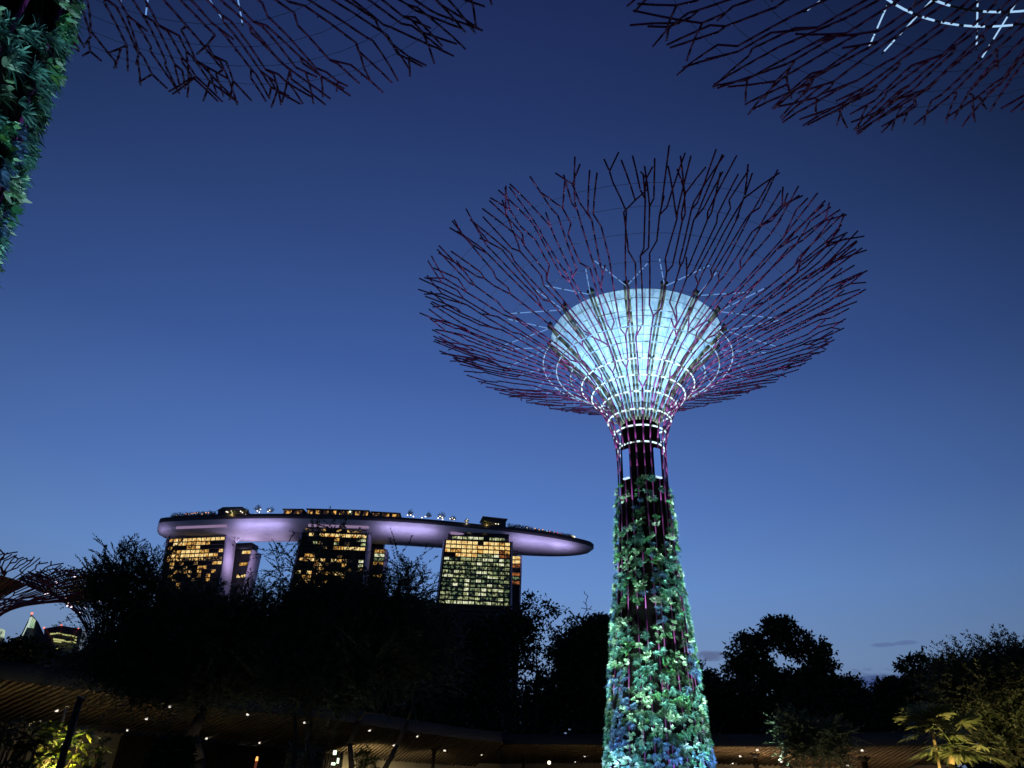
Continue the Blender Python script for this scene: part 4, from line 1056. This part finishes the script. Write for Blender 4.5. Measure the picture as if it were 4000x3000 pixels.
tree('layered_sapling', 'small grey-green sapling with flat tiers of foliage in front of the right pavilion roof', 3178, 40,
     [(3150, 2860, 90, 22, 70), (3080, 2838, 40, 14, 20), (3200, 2890, 110, 22, 80), (3120, 2905, 60, 14, 26), (3190, 2935, 120, 24, 90), (3250, 2870, 70, 18, 34)], 'feather', 19, .07, fork=.5, filler=0, twig=.7)
b = MB()
p = at_d(346, 2556, 120); rngc = np.random.default_rng(1)
k = 900; h0 = at_d(346, 2452, 120)[2]
q = rngc.random(k); rad = 2.2 * (1 - q) * rngc.random(k) ** .5; an = rngc.random(k) * 2 * PI
cyp = thing('cypress', (p[0], p[1], 0), 'narrow pointed cypress in front of the pale glass tower', 'tree')
b.leaves(np.c_[p[0] + rad * np.cos(an), p[1] + rad * np.sin(an), 1 + q * (h0 - 1)], norm(np.c_[np.cos(an) * .3, np.sin(an) * .3, np.ones(k)]), norm(np.c_[np.cos(an), np.sin(an), np.zeros(k)]), 1.1, .5, 0, 0, 1)
b.build('crown', M['leaf_far'], cyp); b = MB(); b.tube((p[0], p[1], 0), (p[0], p[1], h0 * .8), .3, .05, 6); b.build('trunk', M['bark_dark'], cyp)

# ------------------------------------------------------------------ garden pavilion with slatted ceilings
M['slat'] = mat('timber_slat', (.15, .115, .08), .6, var=(.10, .075, .05), scale=1.5)
M['roofdark'] = mat('roof_deck', (.03, .03, .034), .7)
M['fascia'] = mat('fascia', (.018, .02, .026), .6)
M['plaster'] = mat('plaster_wall', (.34, .31, .24), .85, var=(.28, .25, .19), scale=.6)
M['post'] = mat('dark_post', (.014, .013, .013), .7)
M['downlight'] = glowmat('downlight', srgb(255, 244, 225), 1.2)


def near_far(pix, zn, dd, pixf):
    """front edge at height zn under the photo's edge line; rear edge dd metres further at the height the photo shows"""
    N_ = [at_z(u, v, zn) for u, v in pix]
    azN = [math.atan2(q[0], q[1]) for q in N_]; dN = [math.hypot(q[0], q[1]) for q in N_]
    Fr = []
    for a, d in zip(azN, dN):
        d2 = d + dd
        c = np.array([d2 * math.sin(a), d2 * math.cos(a), 3.5])
        best = None
        for z in np.linspace(2.6, 5.2, 90):
            u, v = project(np.array([c[0], c[1], z]))
            e = abs(v - np.interp(u, [q[0] for q in pixf], [q[1] for q in pixf]))
            if best is None or e < best[0]: best = (e, z)
        Fr.append(np.array([c[0], c[1], best[1]]))
    return np.array(N_), np.array(Fr)


def resample(P, k):
    s = np.concatenate([[0], np.cumsum(np.linalg.norm(np.diff(P, axis=0), axis=1))])
    q = np.linspace(0, s[-1], k)
    return np.stack([np.interp(q, s, P[:, i]) for i in range(3)], 1), s[-1]


def pavilion(label, Nn, Fr, shift, lights, posts, spacing=.36, slat_w=.10, wall=True, screens=()):
    L = resample(Nn, 2)[1]; k = int(L / spacing)
    A, _ = resample(Nn, k); B, _ = resample(Fr, k)
    c = (A.mean(0) + B.mean(0)) / 2
    root = thing('garden_pavilion', (c[0], c[1], 0), label, 'pavilion', None)
    mb = MB(); sh = int(shift / spacing)
    for i in range(k):
        j = i - sh
        if j < 0 or j >= k:
            f = (i if sh > 0 else k - 1 - i) / max(abs(sh), 1); j = 0 if sh > 0 else k - 1
            e = A[i] + (B[j] - A[i]) * f if f > .05 else None
            if e is None: continue
            p0, p1 = A[i], A[i] + (B[min(max(i - int(sh * f), 0), k - 1)] - A[i]) * 1.0
            p1 = B[j] * 1.0
            p1 = A[i] + (p1 - A[i])
        else:
            p0, p1 = A[i], B[j]
        d = norm(p1 - p0); s_ = norm(np.cross(d, Z3)); u_ = np.cross(s_, d)
        mb.box((p0 + p1) / 2, (p1 - p0) / 2, s_ * slat_w / 2, u_ * .07)
    mb.build('slatted_ceiling', M['slat'], root)
    mb = MB(); up = np.array([0, 0, .28])
    A2, _ = resample(Nn, 60); B2, _ = resample(Fr, 60)
    V = np.vstack([A2 + up, B2 + up, A2 + up * 2, B2 + up * 2]); i = np.arange(59); n0 = 60
    mb.add(V, np.vstack([np.c_[i, i + 1, i + 1 + n0, i + n0], np.c_[i + 2 * n0, i + 3 * n0, i + 1 + 3 * n0, i + 1 + 2 * n0]])); mb.build('roof', M['roofdark'], root)
    out = norm(np.c_[A2[:, 0], A2[:, 1], np.zeros(60)])
    mb = MB(); V = np.vstack([A2 - out * .25 - up * .1, A2 - out * .25 + up * 2.6, A2 - out * .05 + up * 2.6, A2 - out * .05 - up * .1])
    mb.add(V, np.vstack([np.c_[i + q * n0, i + 1 + q * n0, i + 1 + (q + 1) * n0, i + (q + 1) * n0] for q in range(3)])); mb.build('fascia', M['fascia'], root)
    if wall:
        o2 = norm(np.c_[B2[:, 0], B2[:, 1], np.zeros(60)])
        mb = MB(); V = np.vstack([B2 * [1, 1, 0] + o2 * .3, B2 + o2 * .3 + up * .9, B2 + o2 * .6 + up * .9, B2 * [1, 1, 0] + o2 * .6])
        mb.add(V, np.vstack([np.c_[i + q * n0, i + 1 + q * n0, i + 1 + (q + 1) * n0, i + (q + 1) * n0] for q in range(3)])); mb.build('rear_wall', M['plaster'], root)
    ga = np.linspace(0, 1, 160); gb = np.linspace(.02, .98, 50)
    A3, _ = resample(Nn, 160); B3, _ = resample(Fr, 160)
    G = A3[:, None] * (1 - gb)[None, :, None] + B3[:, None] * gb[None, :, None]
    gu, gv = project(G)
    for (u, v, rr) in lights:
        i_, j_ = np.unravel_index(np.argmin((gu - u) ** 2 + (gv - v) ** 2), gu.shape)
        q = G[i_, j_]; mb = MB(); rr *= .75; mb.lathe([(.01, -.13), (rr, -.12), (rr * 1.05, -.02), (.01, -.02)], 10, (0, 0)); mb.v = [x + q for x in mb.v]
        mb.build('downlight', M['downlight'], root)
    for (ua, ub) in screens:
        mb = MB(); gi = [int(np.argmin(np.abs(gu[:, -1] - w_))) for w_ in (ua, ub)]
        p0, p1 = B3[gi[0]], B3[gi[1]]; k = max(2, int(np.linalg.norm(p1 - p0) / .2)); tt_ = norm((p1 - p0) * [1, 1, 0]); nn_ = np.array([tt_[1], -tt_[0], 0])
        if np.dot(nn_, p0) > 0: nn_ = -nn_
        for i_ in range(k):
            e = p0 + (p1 - p0) * (i_ + .5) / k + nn_ * .35
            mb.box([e[0], e[1], e[2] / 2], tt_ * .05, nn_ * .04, Z3 * e[2] / 2)
        mb.box([*((p0 + p1) / 2 + nn_ * .2)[:2], (p0[2] + p1[2]) / 4], (p1 - p0) * [.5, .5, 0], nn_ * .03, Z3 * (p0[2] + p1[2]) / 4)
        mb.build('timber_screen', M['post'], root)
    for (u, fr, r_) in posts:
        i_ = int(np.argmin(np.abs(gu[:, 10] - u)))
        q = A3[i_] * (1 - fr) + B3[i_] * fr
        mb = MB(); mb.tube((q[0], q[1], 0), q, r_, r_, 10); mb.tube(q - [0, 0, .35], q, r_ * 1.02, r_ * 2.2, 10); mb.build('post', M['post'], root)
    return root, Nn, Fr


NL, FL = near_far([(-150, 2632), (0, 2650), (400, 2700), (887, 2769), (1209, 2797), (1300, 2809), (1345, 2816), (1400, 2825), (1500, 2841), (1750, 2876), (1960, 2900)], 5.2, 9.0,
                  [(-200, 2825), (0, 2842), (300, 2848), (420, 2858), (900, 2908), (1118, 2940), (1342, 2942), (1498, 2970), (1858, 2994), (2000, 3000)])
pavL, _, _ = pavilion('long curving garden pavilion with a slatted ceiling along the bottom left', NL, FL, 3.0,
                [(218, 2766, .10), (577, 2805, .10), (662, 2753, .08), (803, 2878, .09), (973, 2788, .10), (1190, 2816, .10), (1010, 2894, .07), (935, 2924, .06), (978, 2952, .08), (500, 2848, .06), (1447, 2849, .10), (1535, 2905, .11), (1632, 2874, .08), (1735, 2927, .13), (1885, 2944, .08), (158, 2810, .05), (323, 2846, .06)],
                [(1705, .45, .14)], screens=((470, 1110), (1190, 1335)))
NR_, FR_ = near_far([(1905, 2905), (2342, 2908), (2780, 2914), (3100, 2914), (3370, 2913), (3700, 2905)], 5.2, 9.0, [(1850, 2983), (2338, 2978), (2790, 2982), (3100, 2992), (3400, 3000), (3800, 3005)])
pavR, _, _ = pavilion('straight garden pavilion with a warm lit timber ceiling behind the planted trunk', NR_, FR_, 3.0,
                [(2955, 2925, .12), (2894, 2950, .12), (3051, 2971, .12), (3370, 2925, .12), (2858, 2979, .08), (2280, 2950, .10), (2245, 2972, .07), (3316, 2985, .12)], [(2942, .35, .16), (3362, .45, .2), (2042, .5, .12)])
# warm lamps under the roofs
def under(u, v, z, off, pw, col=(1, .72, .36), size=.2):
    q = at_d(u, v, off); q[2] = z
    return lamp('POINT', q, None, pw, col, size, name='garden_lamp')
q = at_d(200, 2990, 33.6); q[2] = 1.5
lamp('SPOT', q, at_d(240, 2920, 35.4), 1700, (1, .80, .20), .1, 70, name='garden_lamp')
under(300, 2960, 1.6, 38.5, 300, (1, .80, .38))
under(-60, 2900, 1.2, 38, 95)
q = at_d(1378, 2990, 56); q[2] = 1.0
lamp('SPOT', q, at_d(1370, 2985, 59.3), 2600, (1, .80, .40), .15, 75, name='garden_lamp')
under(2860, 2990, 1.4, 58, 700, (1, .70, .38))
under(3000, 2990, 1.4, 60, 700, (1, .62, .32))
under(3330, 3000, 1.0, 58, 120)
under(2145, 2985, 2.0, 60, 60)
q = at_d(1600, 3000, 60); q[2] = 1.0
lamp('SPOT', q, at_d(1600, 2992, 66), 700, (1, .80, .45), .15, 80, name='garden_lamp')
p = at_d(2145, 2979, 62); mb = MB(); mb.ball(p, .13); o_ = mb.build('globe_lamp', M['bulb'])
tag(o_, 'round warm globe lamp shining under the right pavilion roof, left of the planted trunk', 'lamp')

# ------------------------------------------------------------------ palms, shrubs and poles
def fan_palm(label, base, dist, crowns, seed, r=1.0):
    rng = np.random.default_rng(seed)
    bp = at_d(base, 2990, dist); bp[2] = 0
    root = thing('fan_palm', bp, label, 'palm')
    for (u, v, nl, rad, tr) in crowns:
        c = at_d(u, v, dist)
        mb = MB(); q = [bp + (c - bp) * np.array([f ** 1.6, f ** 1.6, f]) for f in np.linspace(0, 1, 7)]
        mb.path(q, np.linspace(tr, tr * .7, 7), 8); mb.build('stem', mat('palm_stem', (.32, .22, .11), .8, var=(.2, .14, .07), scale=8) if 'palm_stem' not in bpy.data.materials else bpy.data.materials['palm_stem'], root)
        for k in range(nl):
            az = 2 * PI * (k + rng.uniform(-.3, .3)) / nl; el = rng.uniform(-.35, 1.1)
            d = np.array([math.cos(az) * math.cos(el), math.sin(az) * math.cos(el), math.sin(el)])
            e = c + d * rad * rng.uniform(.6, 1.0)
            mb = MB(); mb.path([c, (c + e) / 2 + [0, 0, .06], e], [.025, .02, .015], 5)
            side = norm(np.cross(d, Z3)); up = np.cross(side, d)
            m_ = 26; an = np.linspace(-1.9, 1.9, m_)
            dv = np.cos(an)[:, None] * d + np.sin(an)[:, None] * side + rng.normal(0, .05, (m_, 3))
            mb.leaves(np.repeat(e[None], m_, 0), norm(dv), np.repeat(up[None], m_, 0) + rng.normal(0, .1, (m_, 3)), rad * .8 * rng.uniform(.85, 1.1, m_), rad * .11, .18, 0, 3)
            mb.build('frond', M['leaf_palm'], root)
    return root


fan_palm('lit fan palm with golden stems at the lower right', 3660, 30, [(3718, 2905, 11, 1.0, .12), (3640, 2845, 9, .85, .06)], 3)
q = at_d(3690, 2985, 28.6); q[2] = .5; lamp('SPOT', q, at_d(3720, 2890, 30), 1250, (1, .80, .30), .15, 75, name='palm_uplight')
q = at_d(3850, 3000, 31); q[2] = .6; lamp('SPOT', q, at_d(3900, 2760, 34), 480, (1, .68, .3), .3, 100, name='tree_light')
q = at_d(3240, 3000, 36); q[2] = .6; lamp('SPOT', q, at_d(3190, 2900, 40), 400, (1, .85, .6), .3, 80, name='tree_light')


def shrub(label, u, v, dist, w, h, leafL, leafW, nros, nl, mk, seed, name='shrub'):
    rng = np.random.default_rng(seed)
    c = at_d(u, v, dist); bp = np.array([c[0], c[1], 0])
    root = thing(name, bp, label, 'shrub')
    top = c[2] + h
    mb = MB(); lb = MB()
    for k in range(nros):
        q = norm(rng.normal(0, 1, 3)) * rng.random() ** .4
        e = np.array([c[0] + q[0] * w, c[1] + q[1] * w * .6, max(.3, c[2] + q[2] * h)])
        mb.path([bp + [q[0] * w * .2, q[1] * w * .2, 0], (bp + e) / 2 + [0, 0, .1], e], [.03, .02, .012], 5)
        an = rng.random(nl) * 2 * PI; el = rng.uniform(-.3, 1.1, nl)
        d = np.c_[np.cos(an) * np.cos(el), np.sin(an) * np.cos(el), np.sin(el)]
        lb.leaves(np.repeat(e[None], nl, 0), d, norm(np.c_[np.zeros((nl, 2)), np.ones(nl)] + rng.normal(0, .4, (nl, 3))), leafL * rng.uniform(.7, 1.2, nl), leafW, .35, 0, 3)
    mb.build('stem', M['bark'], root); lb.build('foliage', M[mk], root)
    return root


shrub('broad-leaved shrub glowing yellow green in a garden light, bottom left', 235, 2935, 35.2, 1.15, 1.1, .5, .16, 34, 9, 'leaf_warm', 1)
shrub('dark leafy shrub left of the glowing yellow shrub', 110, 2960, 34.5, 1.2, .9, .4, .12, 40, 9, 'leaf_dark', 2)
shrub('dark spiky plant hanging at the far left below the slatted ceiling', 40, 2870, 34.8, .9, .5, .55, .06, 26, 12, 'leaf_dark', 3)
shrub('dark slender shrub right of the glowing yellow shrub', 375, 2970, 36, .55, .8, .35, .08, 30, 8, 'leaf_dark', 4)
shrub('round black clipped bush left of the stout tree trunk', 665, 2965, 24, .62, .62, .16, .09, 420, 9, 'leaf_far', 5, 'round_bush')
shrub('dark palm-like plant beside the lit wall opening', 1185, 2965, 44, 1.0, .9, .8, .06, 14, 16, 'leaf_dark', 6)
shrub('creeper lit yellow beside the bright wall, right of the centre tree stems', 1425, 2985, 52, .8, .9, .4, .1, 40, 9, 'leaf_warm', 7, 'creeper')
a = at_d(310, 2738, 33.5); b_ = at_d(235, 3010, 33.2); b_[2] = 0
mb = MB(); mb.tube(b_ , a, .14, .12, 10)
lp = thing('leaning_post', b_, 'thick black post leaning right in front of the glowing shrub', 'post')
mb.build('shaft', M['post'], lp); mb = MB(); mb.tube(a, a + np.array([.05, 0, .12]), .16, .16, 10); mb.build('cap', M['post'], lp)
a = at_d(262, 2762, 40); mb = MB(); mb.tube((a[0], a[1], 0), a, .06, .05, 8)
lp = thing('thin_post', (a[0], a[1], 0), 'thin pale post standing behind the black leaning post', 'post')
mb.build('shaft', M['plaster'], lp); mb = MB(); mb.tube(a, a + np.array([0, 0, .06]), .08, .08, 8); mb.build('cap', M['plaster'], lp)
# small lit post top and lit sign panels seen between the stems
a = at_d(1002, 2972, 36); lp = thing('light_bollard', (a[0], a[1], 0), 'slim copper-coloured light post left of the wall opening', 'bollard')
mb = MB(); mb.tube((a[0], a[1], 0), a, .05, .05, 8); mb.build('shaft', mat('glowing_copper_post', (.4, .18, .1), .4, emit=srgb(150, 70, 40), estr=.35), lp)  # shaft is no lamp; a faint glow is put into its copper
mb = MB(); mb.tube(a, a + np.array([0, 0, .16]), .06, .04, 8); mb.build('lens', M['bulb_o'], lp)

for (u, v, w_, h_) in ((1308, 2940, .14, .16), (1302, 2984, .16, .11), (1320, 2972, .1, .19)):
    a = at_d(u, v, 54); c = norm(np.array([a[0], a[1], 0])); t_ = np.array([c[1], -c[0], 0])
    lp = thing('lit_sign', a, {2940: 'topmost of three white lit panels seen beside the centre tree stems', 2984: 'lowest of three white lit panels seen beside the centre tree stems', 2972: 'narrow upright lit panel, right of the other two beside the tree stems'}[v], 'lit sign', 'white lit signs under the pavilion')
    mb = MB(); mb.box(a, t_ * w_, c * .05, Z3 * h_); mb.build('case', M['post'], lp)
    mb = MB(); mb.box(a - c * .06, t_ * (w_ - .03), c * .008, Z3 * (h_ - .03)); mb.build('lit_face', M['bulb_g'], lp)

for u, d_, h_ in ((800, 27.4, 4.5), (1330, 25.2, 4.5)):  # added fill lamps for the two front trunks, no fittings known there
    q = at_d(u, 3000, d_); q[2] = .3
    lamp('SPOT', q, q + np.array([.6, 1.6, h_]), 55, (1, .86, .66), .25, 80, name='tree_light')
